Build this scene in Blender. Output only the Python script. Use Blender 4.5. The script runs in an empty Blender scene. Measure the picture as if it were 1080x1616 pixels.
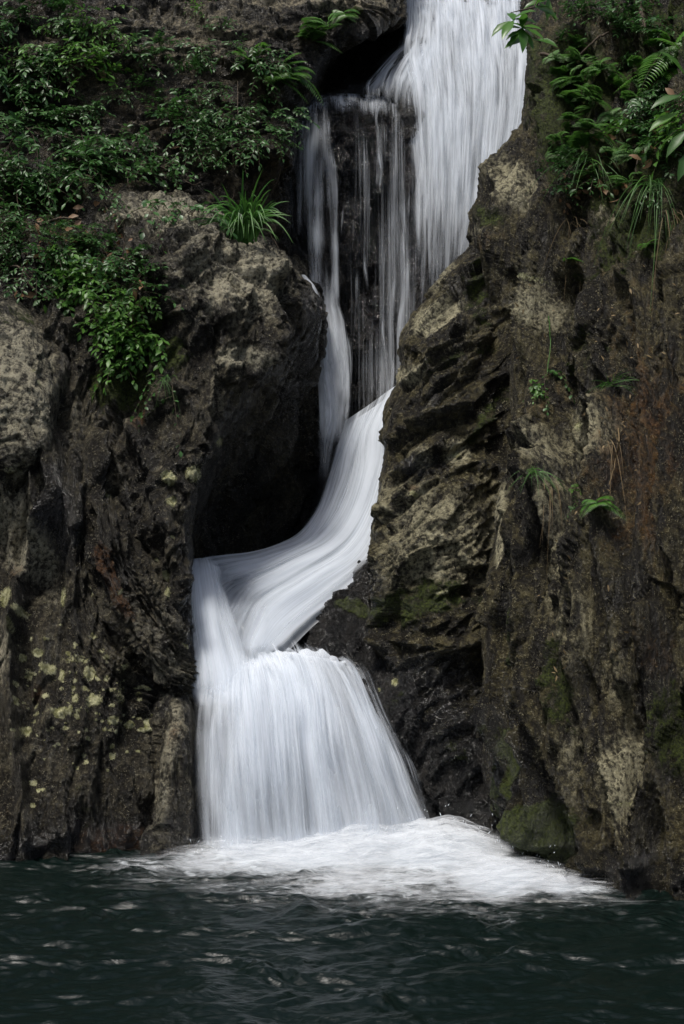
import bpy, math, random
import numpy as np
R = math.radians
SC = bpy.context.scene
COL = SC.collection
rng = np.random.default_rng(7)
random.seed(7)

# ------------------------------------------------------------------ camera, sky, sun, exposure
F_PX, CX, CY, CAM_Z = 2244.0, 540.0, 808.0, 2.5
cam_d = bpy.data.cameras.new('camera'); cam = bpy.data.objects.new('camera', cam_d); COL.objects.link(cam)
cam.location = (0, 0, CAM_Z); cam.rotation_euler = (R(90), 0, 0)
cam_d.sensor_fit = 'VERTICAL'; cam_d.sensor_height = 36; cam_d.lens = 36*F_PX/1616
cam_d.clip_start = 0.05; cam_d.clip_end = 500
SC.camera = cam
SUN_EL, SUN_AZ = 68, 218      # azimuth measured from +Y clockwise: behind the camera, to the left
w = bpy.data.worlds.new('World'); SC.world = w; w.use_nodes = True
nt = w.node_tree; nt.nodes.clear()
sky = nt.nodes.new('ShaderNodeTexSky'); sky.sky_type = 'NISHITA'; sky.sun_disc = False
sky.sun_elevation = R(SUN_EL); sky.sun_rotation = R(SUN_AZ); sky.air_density = 1.0; sky.dust_density = 4.0; sky.ozone_density = 1.0
bg = nt.nodes.new('ShaderNodeBackground'); bg.inputs[1].default_value = 0.07
wo = nt.nodes.new('ShaderNodeOutputWorld')
nt.links.new(sky.outputs[0], bg.inputs[0]); nt.links.new(bg.outputs[0], wo.inputs[0])
sd = bpy.data.lights.new('sun', 'SUN'); sd.energy = 2.0; sd.angle = R(12); sd.color = (1, .965, .91)
so = bpy.data.objects.new('sun', sd); COL.objects.link(so)
el, az = R(SUN_EL), R(SUN_AZ)
from mathutils import Vector
dirv = Vector((math.sin(az)*math.cos(el), math.cos(az)*math.cos(el), math.sin(el)))
so.rotation_euler = dirv.to_track_quat('Z', 'Y').to_euler(); so.location = dirv*30
SC.view_settings.view_transform = 'Standard'; SC.view_settings.look = 'None'
SC.view_settings.gamma = 1; SC.view_settings.exposure = 0.70
SC.cycles.transparent_max_bounces = 24; SC.cycles.max_bounces = 6; SC.cycles.use_denoising = True; SC.cycles.sample_clamp_indirect = 3

# ------------------------------------------------------------------ numeric helpers
def P(px, py, Y):
    """a point of the place: image direction and a real distance"""
    px, py, Y = np.broadcast_arrays(np.asarray(px, float), np.asarray(py, float), np.asarray(Y, float))
    return np.stack([(px-CX)*Y/F_PX, Y, CAM_Z-(py-CY)*Y/F_PX], -1)
def proj(p):
    return CX+p[..., 0]/p[..., 1]*F_PX, CY-(p[..., 2]-CAM_Z)/p[..., 1]*F_PX
_perm = np.random.default_rng(3).permutation(256); _perm = np.concatenate([_perm]*3)
_g = np.random.default_rng(4).normal(size=(256, 3)); _g /= np.linalg.norm(_g, axis=1)[:, None]
def pn(p):
    sh = p.shape[:-1]; p = p.reshape(-1, 3)
    i = np.floor(p).astype(np.int64); f = p-i; i &= 255
    u = f*f*f*(f*(f*6-15)+10); out = 0
    for dx in (0, 1):
        wx = u[:, 0] if dx else 1-u[:, 0]
        for dy in (0, 1):
            wy = u[:, 1] if dy else 1-u[:, 1]
            for dz in (0, 1):
                wz = u[:, 2] if dz else 1-u[:, 2]
                h = _perm[_perm[_perm[i[:, 0]+dx]+i[:, 1]+dy]+i[:, 2]+dz]
                g = _g[h]
                out = out+wx*wy*wz*(g[:, 0]*(f[:, 0]-dx)+g[:, 1]*(f[:, 1]-dy)+g[:, 2]*(f[:, 2]-dz))
    return (out*1.5).reshape(sh)
def fbm(p, o=4, g=.5, ridge=False):
    a, s, t = 1., 0, 0
    for k in range(o):
        n = pn(p*(2.03**k)+17.3*k)
        if ridge: n = 1-2*np.abs(n)*1.6
        s = s+a*n; t += a; a *= g
    return s/t
def worley(p):
    sh = p.shape[:-1]; p = p.reshape(-1, 3); i = np.floor(p).astype(np.int64); f = p-i
    d1 = np.full(len(p), 9.); d2 = np.full(len(p), 9.)
    for dx in (-1, 0, 1):
        for dy in (-1, 0, 1):
            for dz in (-1, 0, 1):
                h = _perm[_perm[_perm[(i[:, 0]+dx) & 255]+((i[:, 1]+dy) & 255)]+((i[:, 2]+dz) & 255)]
                q = _g[h]*.5+.5+np.array([dx, dy, dz])-f
                d = np.sqrt((q*q).sum(1)); m = d < d1
                d2 = np.where(m, d1, np.minimum(d2, d)); d1 = np.where(m, d, d1)
    return d1.reshape(sh), d2.reshape(sh)
def facets(p):
    # broken planar faces: inside each cell the surface tilts its own way
    sh = p.shape[:-1]; p = p.reshape(-1, 3); i = np.floor(p).astype(np.int64); f = p-i
    d1 = np.full(len(p), 9.); val = np.zeros(len(p))
    for dx in (-1, 0, 1):
        for dy in (-1, 0, 1):
            for dz in (-1, 0, 1):
                h = _perm[_perm[_perm[(i[:, 0]+dx) & 255]+((i[:, 1]+dy) & 255)]+((i[:, 2]+dz) & 255)]
                q = _g[h]*.5+.5+np.array([dx, dy, dz])-f
                d = (q*q).sum(1); m = d < d1; g2 = _g[(h+91) & 255]
                val = np.where(m, (g2*q).sum(1)+g2[:, 0]*.35, val); d1 = np.where(m, d, d1)
    return val.reshape(sh)
def sst(a, b, x):
    t = np.clip((x-a)/(b-a), 0, 1); return t*t*(3-2*t)
def crom(A, counts):
    """Catmull-Rom through A along axis 0"""
    n = len(A); E = np.concatenate([[2*A[0]-A[1]], A, [2*A[-1]-A[-2]]]); out = []
    for k in range(n-1):
        t = np.arange(counts[k])/counts[k]; t = t.reshape((-1,)+(1,)*(A.ndim-1))
        a, b, c, d = E[k:k+4]
        out.append(.5*(2*b+(c-a)*t+(2*a-5*b+4*c-d)*t*t+(3*b-a-3*c+d)*t**3))
    out.append(A[-1:]); return np.concatenate(out)
def surf(ctrl, step):
    """ctrl[rows][cols] = (px, py, Y); returns dense grid of world points"""
    C = np.array(ctrl, float); W = P(C[..., 0], C[..., 1], C[..., 2])
    L = np.linalg.norm(np.diff(W, axis=0), axis=2).mean(1); W = crom(W, [max(2, int(l/step)) for l in L])
    W = W.transpose(1, 0, 2)
    L = np.linalg.norm(np.diff(W, axis=0), axis=2).mean(1); W = crom(W, [max(2, int(l/step)) for l in L])
    return W.transpose(1, 0, 2)
def normals(W):
    a = np.gradient(W, axis=1); b = np.gradient(W, axis=0); n = np.cross(a, b)
    return n/np.maximum(np.linalg.norm(n, axis=2, keepdims=True), 1e-9)
def blur(W, k):
    for _ in range(k):
        V = W.copy(); V[1:-1] = (W[:-2]+2*W[1:-1]+W[2:])/4; W = V.copy(); W[:, 1:-1] = (V[:, :-2]+2*V[:, 1:-1]+V[:, 2:])/4
    return W

# ------------------------------------------------------------------ object helpers
def tag(o, label=None, cat=None, group=None, kind=None):
    if label: o['label'] = label
    if cat: o['category'] = cat
    if group: o['group'] = group
    if kind: o['kind'] = kind
    return o
def link(name, me, mat, parent=None):
    o = bpy.data.objects.new(name, me); COL.objects.link(o)
    if mat: me.materials.append(mat)
    if parent: o.parent = parent
    return o
def raw_mesh(name, V, Fq, smooth=True, attrs=None, uv=None):
    me = bpy.data.meshes.new(name); V = np.asarray(V, np.float32).reshape(-1, 3); Fq = np.asarray(Fq, np.int32)
    me.vertices.add(len(V)); me.vertices.foreach_set('co', V.ravel())
    k = Fq.shape[1]; me.loops.add(Fq.size); me.loops.foreach_set('vertex_index', Fq.ravel())
    me.polygons.add(len(Fq)); me.polygons.foreach_set('loop_start', np.arange(len(Fq), dtype=np.int32)*k)
    me.polygons.foreach_set('loop_total', np.full(len(Fq), k, np.int32))
    me.update(calc_edges=True)
    if smooth: me.polygons.foreach_set('use_smooth', np.ones(len(Fq), bool))
    for n, a in (attrs or {}).items():
        at = me.attributes.new(n, 'FLOAT_COLOR', 'POINT'); at.data.foreach_set('color', np.asarray(a, np.float32).ravel())
    if uv is not None:
        l = me.uv_layers.new(name='UVMap'); l.data.foreach_set('uv', np.asarray(uv, np.float32).reshape(-1, 2)[Fq.ravel()].ravel())
    me.validate(); return me
def grid_faces(h, w):
    i = np.arange(h*w).reshape(h, w)
    return np.stack([i[:-1, :-1], i[1:, :-1], i[1:, 1:], i[:-1, 1:]], -1).reshape(-1, 4)
def grid_mesh(name, W, attrs=None, uv=None):
    h, w_ = W.shape[:2]; F = grid_faces(h, w_)
    return raw_mesh(name, W, F, True, attrs, uv)

# ------------------------------------------------------------------ node helpers / materials
class NT:
    def __init__(s, name):
        s.m = bpy.data.materials.new(name); s.m.use_nodes = True; s.t = s.m.node_tree; s.t.nodes.clear()
        s.out = s.t.nodes.new('ShaderNodeOutputMaterial')
    def n(s, typ, **kw):
        nd = s.t.nodes.new(typ)
        ins = kw.pop('ins', {})
        for k, v in kw.items(): setattr(nd, k, v)
        for k, v in ins.items(): s.set(nd.inputs[k], v)
        return nd
    def set(s, sock, v):
        if isinstance(v, bpy.types.NodeSocket): s.t.links.new(v, sock)
        else:
            try: sock.default_value = v
            except Exception: sock.default_value = (*v, 1)
    def math(s, op, a, b=0.0, c=None, clamp=False):
        nd = s.n('ShaderNodeMath', operation=op, use_clamp=clamp); s.set(nd.inputs[0], a); s.set(nd.inputs[1], b)
        if c is not None: s.set(nd.inputs[2], c)
        return nd.outputs[0]
    def mix(s, f, a, b):
        nd = s.n('ShaderNodeMix', data_type='RGBA'); s.set(nd.inputs[0], f); s.set(nd.inputs[6], a); s.set(nd.inputs[7], b); return nd.outputs[2]
    def noise(s, vec, scale, detail=4, rough=.5, dist=0.):
        nd = s.n('ShaderNodeTexNoise'); s.set(nd.inputs['Vector'], vec); nd.inputs['Scale'].default_value = scale
        nd.inputs['Detail'].default_value = detail; nd.inputs['Roughness'].default_value = rough; nd.inputs['Distortion'].default_value = dist
        return nd.outputs[0]
    def step(s, x, a, b, lo=0., hi=1.):
        nd = s.n('ShaderNodeMapRange', interpolation_type='SMOOTHSTEP'); s.set(nd.inputs[0], x)
        nd.inputs[1].default_value = a; nd.inputs[2].default_value = b; nd.inputs[3].default_value = lo; nd.inputs[4].default_value = hi
        return nd.outputs[0]
    def mapping(s, vec, scale=(1, 1, 1), rot=(0, 0, 0)):
        nd = s.n('ShaderNodeMapping'); s.set(nd.inputs[0], vec); nd.inputs['Scale'].default_value = scale; nd.inputs['Rotation'].default_value = rot
        return nd.outputs[0]

def rock_mat(name, stretch=(1, 1, 1), rot=(0, 0, 0), dark=(.011, .009, .006), mid=(.110, .094, .045), pale=(.50, .46, .30), bump=1.0):
    N = NT(name); tc = N.n('ShaderNodeTexCoord').outputs['Object']; st = N.mapping(tc, stretch, rot)
    m = N.n('ShaderNodeVertexColor', layer_name='m'); sm = N.n('ShaderNodeSeparateColor'); N.set(sm.inputs[0], m.outputs[0])
    moss_a, lich_a, wet_a = sm.outputs[0], sm.outputs[1], sm.outputs[2]; pale_a = m.outputs['Alpha']
    m2 = N.n('ShaderNodeVertexColor', layer_name='m2'); s2 = N.n('ShaderNodeSeparateColor'); N.set(s2.inputs[0], m2.outputs[0])
    rust_a = s2.outputs[0]
    big = N.noise(st, 1.7, 9, .62, .6); fine = N.noise(tc, 26, 10, .68); med = N.noise(st, 6, 9, .66, .5); spk = N.noise(tc, 90, 4, .6)
    c = N.mix(N.step(N.math('ADD', N.math('MULTIPLY', big, .6), N.math('MULTIPLY', med, .4)), .45, .57), dark, mid)
    pf = N.math('ADD', N.math('MULTIPLY', pale_a, .62), N.math('MULTIPLY', med, .62))
    pf = N.math('ADD', pf, N.math('MULTIPLY', fine, .35))
    c = N.mix(N.step(pf, .60, .92), c, pale)
    c = N.mix(N.step(N.math('ADD', N.math('MULTIPLY', fine, .7), N.math('MULTIPLY', med, .3)), .42, .54), N.mix(.85, c, dark), c)
    c = N.mix(N.step(N.math('ADD', N.math('MULTIPLY', spk, .6), N.math('MULTIPLY', fine, .4)), .55, .61, 0, .55), c, pale)
    c = N.mix(N.step(N.noise(tc, 48, 6, .7), .38, .45, .6, 0), c, dark)
    rf = N.step(N.math('ADD', rust_a, N.math('MULTIPLY', N.math('SUBTRACT', med, .5), 1.3)), .35, .75)
    c = N.mix(N.math('MULTIPLY', rf, .7), c, N.mix(N.step(fine, .4, .6), (.022, .011, .005), (.15, .065, .022)))
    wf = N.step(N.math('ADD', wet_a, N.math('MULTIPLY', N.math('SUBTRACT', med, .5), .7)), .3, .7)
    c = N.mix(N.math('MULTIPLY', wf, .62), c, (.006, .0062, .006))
    # dry film streaks, water-borne lime
    mf = N.step(N.math('ADD', moss_a, N.math('MULTIPLY', N.math('SUBTRACT', N.noise(tc, 9, 8, .7), .5), 1.5)), .42, .62)
    c = N.mix(mf, c, N.mix(N.step(N.noise(tc, 60, 4, .6), .35, .65), (.012, .018, .002), (.065, .085, .010)))
    lf = N.step(N.math('ADD', lich_a, N.math('MULTIPLY', N.math('SUBTRACT', N.noise(tc, 48, 8, .8), .5), 2.6)), .50, .66)
    c = N.mix(N.math('MULTIPLY', lf, .92), c, N.mix(N.step(fine, .38, .62), (.24, .24, .09), (.72, .70, .42)))
    b1 = N.math('ADD', N.math('MULTIPLY', med, 1.3), N.math('ADD', N.math('MULTIPLY', fine, .42), N.math('MULTIPLY', spk, .09)))
    b1 = N.math('ADD', b1, N.math('MULTIPLY', lf, .10)); b1 = N.math('ADD', b1, N.math('MULTIPLY', mf, .25))
    bp = N.n('ShaderNodeBump', ins={'Strength': 1.0*bump, 'Distance': .12, 'Height': b1})
    rough = N.math('SUBTRACT', N.step(fine, .3, .7, .52, .22), N.math('MULTIPLY', wf, .26))
    rough = N.math('ADD', rough, N.math('MULTIPLY', mf, .3), clamp=True)
    b = N.n('ShaderNodeBsdfPrincipled', ins={'Base Color': c, 'Roughness': rough, 'Normal': bp.outputs[0]})
    N.set(b.inputs['Specular IOR Level'], N.math('ADD', .35, N.math('MULTIPLY', wf, .35)))
    N.set(N.out.inputs[0], b.outputs[0]); return N.m

def water_mat(name, su, sv, lo, hi, tint=(.84, .89, .95), dens=1.0, seed=0.):
    """white falling water: bright threads with gaps the rock shows through"""
    N = NT(name); uv = N.n('ShaderNodeUVMap').outputs[0]
    mp = N.n('ShaderNodeMapping'); N.set(mp.inputs[0], uv); mp.inputs['Location'].default_value = (seed*3.1, seed*1.7, seed)
    v = mp.outputs[0]
    w1 = N.noise(N.mapping(v, (su, sv, 1)), 1, 3, .5, .15)
    w2 = N.noise(N.mapping(v, (su*3.4, sv*1.5, 1)), 1, 3, .6, .1)
    w3 = N.noise(N.mapping(v, (su*.28, sv*.7, 1)), 1, 2, .5, .3)
    s = N.math('ADD', N.math('ADD', N.math('MULTIPLY', w1, .40), N.math('MULTIPLY', w2, .22)), N.math('MULTIPLY', w3, .48))
    m = N.n('ShaderNodeVertexColor', layer_name='d'); sp = N.n('ShaderNodeSeparateColor'); N.set(sp.inputs[0], m.outputs[0])
    d = sp.outputs[0]                                        # how much water runs here; on the fan also a painted shade band
    s = N.math('ADD', N.math('MULTIPLY', N.math('SUBTRACT', s, .55), 1.5), N.math('ADD', N.math('MULTIPLY', d, .55), .25))
    a = N.math('MULTIPLY', N.math('MULTIPLY', N.step(s, lo, hi), N.step(d, 0.0, .5)), dens)
    b1 = N.n('ShaderNodeBsdfDiffuse', ins={'Color': (*tint, 1)})
    bp = N.n('ShaderNodeBump', ins={'Strength': .2, 'Distance': .02, 'Height': s}); N.set(b1.inputs['Normal'], bp.outputs[0])
    b2 = N.n('ShaderNodeBsdfTranslucent', ins={'Color': (*tint, 1)})
    mx = N.n('ShaderNodeMixShader', ins={0: .4}); N.set(mx.inputs[1], b1.outputs[0]); N.set(mx.inputs[2], b2.outputs[0])
    tr = N.n('ShaderNodeBsdfTransparent'); mm = N.n('ShaderNodeMixShader'); N.set(mm.inputs[0], a)
    N.set(mm.inputs[1], tr.outputs[0]); N.set(mm.inputs[2], mx.outputs[0]); N.set(N.out.inputs[0], mm.outputs[0])
    return N.m

def leaf_mat(name, c1, c2, gloss=.35, trans=.35):
    N = NT(name); tc = N.n('ShaderNodeTexCoord').outputs['Object']; nz = N.noise(tc, 7, 3)
    at = N.n('ShaderNodeVertexColor', layer_name='v'); sp = N.n('ShaderNodeSeparateColor'); N.set(sp.inputs[0], at.outputs[0])
    c = N.mix(N.math('ADD', N.math('MULTIPLY', sp.outputs[0], .75), N.math('MULTIPLY', nz, .25)), c1, c2)
    b = N.n('ShaderNodeBsdfPrincipled', ins={'Base Color': c, 'Roughness': gloss})
    t = N.n('ShaderNodeBsdfTranslucent', ins={'Color': c})
    mx = N.n('ShaderNodeMixShader', ins={0: trans}); N.set(mx.inputs[1], b.outputs[0]); N.set(mx.inputs[2], t.outputs[0])
    N.set(N.out.inputs[0], mx.outputs[0]); return N.m
def plain_mat(name, c1, c2, rough=.7, scale=20):
    N = NT(name); tc = N.n('ShaderNodeTexCoord').outputs['Object']
    b = N.n('ShaderNodeBsdfPrincipled', ins={'Base Color': N.mix(N.step(N.noise(tc, scale, 6, .6), .3, .7), c1, c2), 'Roughness': rough})
    N.set(N.out.inputs[0], b.outputs[0]); return N.m

# ------------------------------------------------------------------ rock builder
SURF = []    # (grid, normals) of every rock, for planting on
def dist_poly(px, py, pts):
    d = np.full(px.shape, 1e9)
    for (x0, y0), (x1, y1) in zip(pts[:-1], pts[1:]):
        vx, vy = x1-x0, y1-y0; t = np.clip(((px-x0)*vx+(py-y0)*vy)/(vx*vx+vy*vy), 0, 1)
        d = np.minimum(d, np.hypot(px-x0-t*vx, py-y0-t*vy))
    return d
def blobs(px, py, items):
    v = np.zeros(px.shape)
    for it in items:
        cx, cy, rx, ry = it[:4]; amp = it[4] if len(it) > 4 else 1.; a = R(it[5]) if len(it) > 5 else 0.
        dx, dy = px-cx, py-cy; x = dx*math.cos(a)+dy*math.sin(a); y = -dx*math.sin(a)+dy*math.cos(a)
        v = np.maximum(v, amp*np.exp(-.5*((x/rx)**2+(y/ry)**2)**1.5))
    return v
def rock(name, ctrl, mat, label=None, cat='rock', step=.011, flow=(0, 0, 1), aniso=.45, big=.10, mid=.07, plate=.05, plate_f=3.2,
         crack=.03, small=.012, grooves=(), bulges=(), moss=(), lichen=(), wet=(), pale=(), rust=(), wet0=0., pale0=0., facet=1., moss0=0., coh=1., folds=None, kind=None, seed=0, group=None, line=None):
    W = surf(ctrl, step); n = normals(W)
    px, py = proj(W)
    f = np.array(flow, float); f /= np.linalg.norm(f)
    q = W-(W@f)[..., None]*f*(1-aniso)+seed*7.7          # features run long along flow
    wp = np.stack([fbm(q*1.3+5, 3), fbm(q*1.3+31, 3), fbm(q*1.3+57, 3)], -1)
    q2 = q+wp*.28
    disp = big*fbm(q*.8+3, 3)*1.6+mid*(fbm(q2*2.1, 5, .52, True)-.2)
    # overlapping plates with a steep lower lip
    side = np.cross(f, (0, 1, 0)); side /= np.linalg.norm(side)
    t = (W@side)*plate_f+(wp[..., 0]*1.5+fbm(q*2.2+9, 3)*1.6)*coh+(W@f)*.35
    fr = t-np.floor(t); disp += plate*(np.power(fr, 1.5)*(1-sst(.82, 1, fr)))*sst(-.3, .3, fbm(q*1.1+77, 2))
    disp += facet*(.085*facets(q2*1.9+3)+.035*facets(q2*4.7+23)+.014*facets(q2*11+41))
    t2 = (W@side)*plate_f*3.1+wp[..., 1]*3+fbm(q*5+19, 3)*1.8+(W@f)*.9; fr = t2-np.floor(t2)
    disp += min(plate, .10)*.3*(np.power(fr, 1.3)*(1-sst(.78, 1, fr)))*sst(-.2, .4, fbm(q*2.1+7, 2))
    if folds:
        s_ = (px-folds[2]*sst(900, 1400, py)*(py-900)+wp[..., 0]*folds[3]+wp[..., 1]*20)/folds[0]
        mod_ = .55+.45*sst(-.3, .3, fbm(np.stack([s_*.7, py/300, px*0], -1), 2)); disp += folds[1]*mod_*(np.abs(np.sin(np.pi*s_))**.5-.6)
        s_ = s_*2.7+wp[..., 2]*1.5; disp += folds[1]*.22*(np.abs(np.sin(np.pi*s_))**.5-.6)
    d1, d2 = worley(q2*2.3+11); disp -= crack*np.exp(-(d2-d1)/.07)
    d1, d2 = worley(q2*6.1+3); disp -= crack*.35*np.exp(-(d2-d1)/.09)
    disp += 1.2*small*(fbm(q2*7.5, 4, .6, True)+.35*fbm(W*24, 3, .6))
    for pts, wd, dp in grooves:
        dd = dist_poly(px+wp[..., 0]*16, py+wp[..., 2]*16, pts); disp -= 1.7*dp*np.exp(-(dd/wd)**2)
    for b in bulges: disp += b[4]*blobs(px, py, [(b[0], b[1], b[2], b[3], 1., b[5] if len(b) > 5 else 0)])
    if line is not None:      # fine flowing strata lines (water-polished) inside a region
        reg, k, amp = line; rr = blobs(px, py, reg); disp += amp*rr*fbm(np.stack([k(px, py)[0], k(px, py)[1], px*0], -1), 3, .6, True)
    disp -= np.percentile(disp, 62)
    disp *= .35+.65*sst(.05, .5, np.abs(blur(n, 6)[..., 1]))          # relief calms down where the rock turns away
    V = W+n*disp[..., None]
    nn = normals(V); up = nn[..., 2]
    nz = fbm(W*2.5+40, 3)
    mo = np.clip(blobs(px, py, moss)*1.05+moss0+sst(.3, .9, up)*.2+nz*.14, 0, 1)
    li = np.clip(blobs(px, py, [(l[0], l[1], l[2]*.74, l[3]*.74)+tuple(l[4:]) for l in lichen])+.2*blobs(px, py, [(l[0], l[1], l[2]*3+4, l[3]*3+4) for l in lichen if l[2] > 4.3]), 0, 1.2)
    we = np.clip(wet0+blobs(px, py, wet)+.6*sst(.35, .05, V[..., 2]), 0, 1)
    pa = np.clip(pale0+blobs(px, py, pale), 0, 1); ru = np.clip(blobs(px, py, rust), 0, 1)
    m = np.stack([mo, li, we, pa], -1); m2 = np.stack([ru, ru*0, ru*0, ru*0+1], -1)
    me = grid_mesh(name, V, {'m': m, 'm2': m2})
    o = link(name, me, mat); tag(o, label, cat if kind is None else None, group, kind)
    SURF.append((V.reshape(-1, 3), nn.reshape(-1, 3)))
    return o

LR = np.random.default_rng(55)
M_cliff = rock_mat('rock_cliff_mat', (1.6, 1.6, .5))
M_slab = rock_mat('rock_slab_mat', (1.2, 1.2, .9))
M_left = rock_mat('rock_left_mat', (1.2, 1.2, .7), mid=(.095, .083, .054), pale=(.44, .405, .29))
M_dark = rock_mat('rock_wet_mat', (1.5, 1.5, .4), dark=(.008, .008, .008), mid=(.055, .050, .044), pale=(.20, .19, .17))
M_brown = rock_mat('rock_brown_mat', (1.4, 1.4, .8), mid=(.09, .073, .045), pale=(.32, .28, .19))

# wall behind the falls
rock('cliff', [
 [(x, -220, 26) for x in (240, 380, 450, 520, 600, 650, 740, 860, 1000)],
 [(x, 0, 17.6) for x in (240, 380, 450, 520, 600, 650, 740, 860, 1000)],
 [(240, 60, 16.6), (380, 60, 16.6), (450, 60, 16.6), (520, 60, 16.7), (600, 50, 16.8), (650, 14, 16.75), (740, 14, 16.7), (860, 14, 16.6), (1000, 14, 16.5)],
 [(240, 140, 16.4), (380, 140, 16.4), (450, 140, 16.4), (520, 140, 16.5), (590, 125, 16.4), (650, 85, 16.0), (740, 90, 15.9), (860, 90, 15.8), (1000, 90, 15.6)],
 [(240, 165, 15.2), (380, 165, 15.2), (450, 165, 15.2), (500, 162, 15.2), (560, 160, 15.2), (640, 165, 15.3), (740, 180, 15.5), (860, 180, 15.5), (1000, 180, 15.4)],
 [(240, 210, 14.9), (380, 210, 14.9), (450, 210, 14.85), (500, 205, 14.85), (560, 205, 14.9), (640, 215, 15.1), (740, 260, 15.2), (860, 260, 15.2), (1000, 260, 15.2)],
 [(240, 400, 14.6), (380, 400, 14.6), (450, 400, 14.5), (500, 400, 14.5), (560, 400, 14.7), (640, 400, 14.85), (740, 420, 14.9), (860, 420, 14.9), (1000, 420, 14.9)],
 [(240, 560, 14.4), (380, 560, 14.4), (450, 560, 14.3), (500, 560, 14.2), (560, 560, 14.35), (640, 560, 14.5), (740, 580, 14.5), (860, 580, 14.5), (1000, 580, 14.5)],
 [(240, 760, 14.2), (380, 760, 14.1), (450, 760, 14.0), (500, 760, 13.9), (560, 760, 13.9), (640, 760, 13.9), (740, 760, 13.9), (860, 760, 13.9), (1000, 760, 13.9)],
 [(240, 960, 13.5), (380, 960, 13.5), (450, 960, 13.5), (500, 960, 13.5), (560, 960, 13.5), (640, 960, 13.5), (740, 960, 13.5), (860, 960, 13.5), (1000, 960, 13.5)],
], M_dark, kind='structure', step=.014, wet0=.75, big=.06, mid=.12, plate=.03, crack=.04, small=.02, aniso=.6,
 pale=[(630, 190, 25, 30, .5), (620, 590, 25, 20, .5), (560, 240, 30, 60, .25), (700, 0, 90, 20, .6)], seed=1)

# upper left wall with the overhanging block beside the fall
rock('rock_wall', [
 [(-900, -200, 11.5), (-250, -170, 14.2), (-60, -160, 14.6), (60, -160, 14.8), (200, -160, 15.2), (330, -160, 15.4), (450, -150, 15.7), (560, -140, 15.9), (640, -130, 16.2), (700, -120, 18)],
 [(-900, -60, 11), (-250, -40, 13.6), (-60, -30, 14.0), (60, -20, 14.2), (200, -14, 14.4), (330, -8, 14.7), (450, -6, 15.0), (560, 0, 15.3), (634, 2, 15.7), (640, 4, 17.2)],
 [(-900, 60, 10.8), (-250, 60, 13.3), (-60, 60, 13.6), (60, 60, 13.8), (200, 50, 14.0), (330, 45, 14.3), (440, 42, 14.6), (545, 40, 15.1), (626, 36, 15.6), (634, 40, 17.2)],
 [(-900, 160, 10.5), (-250, 150, 13.1), (-60, 150, 13.4), (60, 150, 13.6), (200, 140, 13.8), (320, 125, 14.0), (410, 110, 14.2), (482, 95, 14.6), (530, 78, 15.2), (560, 70, 17.0)],
 [(-900, 260, 10.3), (-250, 240, 12.8), (-60, 240, 13.1), (60, 240, 13.3), (190, 230, 13.5), (300, 215, 13.7), (390, 200, 13.9), (455, 185, 14.2), (480, 175, 14.8), (500, 170, 16.6)],
 [(-900, 360, 10.1), (-250, 330, 12.4), (-60, 320, 12.6), (60, 310, 12.8), (180, 300, 13.1), (290, 295, 13.4), (370, 290, 13.6), (430, 285, 13.9), (460, 285, 14.5), (470, 285, 16)],
 [(-900, 470, 9.9), (-250, 430, 11.9), (-60, 410, 12.1), (60, 390, 12.2), (180, 370, 12.6), (290, 370, 13.2), (370, 380, 13.5), (430, 390, 13.8), (460, 395, 14.4), (470, 395, 16)],
 [(-900, 640, 9.7), (-250, 600, 11.7), (-60, 590, 11.8), (60, 570, 11.9), (180, 550, 12.2), (290, 550, 13.2), (370, 560, 13.5), (430, 560, 13.8), (460, 560, 14.4), (470, 560, 16)],
], M_brown, 'tall brown rock wall under the shrubs at upper left, overhanging beside the main fall', 'cliff', flow=(.8, 0, .25), aniso=.5,
 big=.14, mid=.10, step=.013, plate=.05, crack=.04, wet0=.12,
 pale=[(300, 60, 130, 60, .42), (500, 5, 120, 14, 1.0), (315, 245, 22, 14, .8), (150, 480, 80, 40, .2), (75, 205, 14, 20, .5)],  # the strip along the top edge is sunlight put into the colour
 wet=[(470, 260, 40, 140, .5), (560, 70, 60, 30, .35), (520, 100, 60, 30, .7)],
 moss=[(60, 250, 120, 90, .22), (90, 340, 120, 60, .55), (200, 420, 80, 60, .5), (540, 30, 40, 12, .6), (290, 330, 40, 20, .5)],
 lichen=[(316, 242, 9, 7, .8), (104, 264, 6, 4, .7), (305, 250, 6, 8, .4)], rust=[(330, 60, 40, 20, .3), (245, 150, 12, 18, .5), (265, 230, 10, 30, .45)], seed=2)

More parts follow.
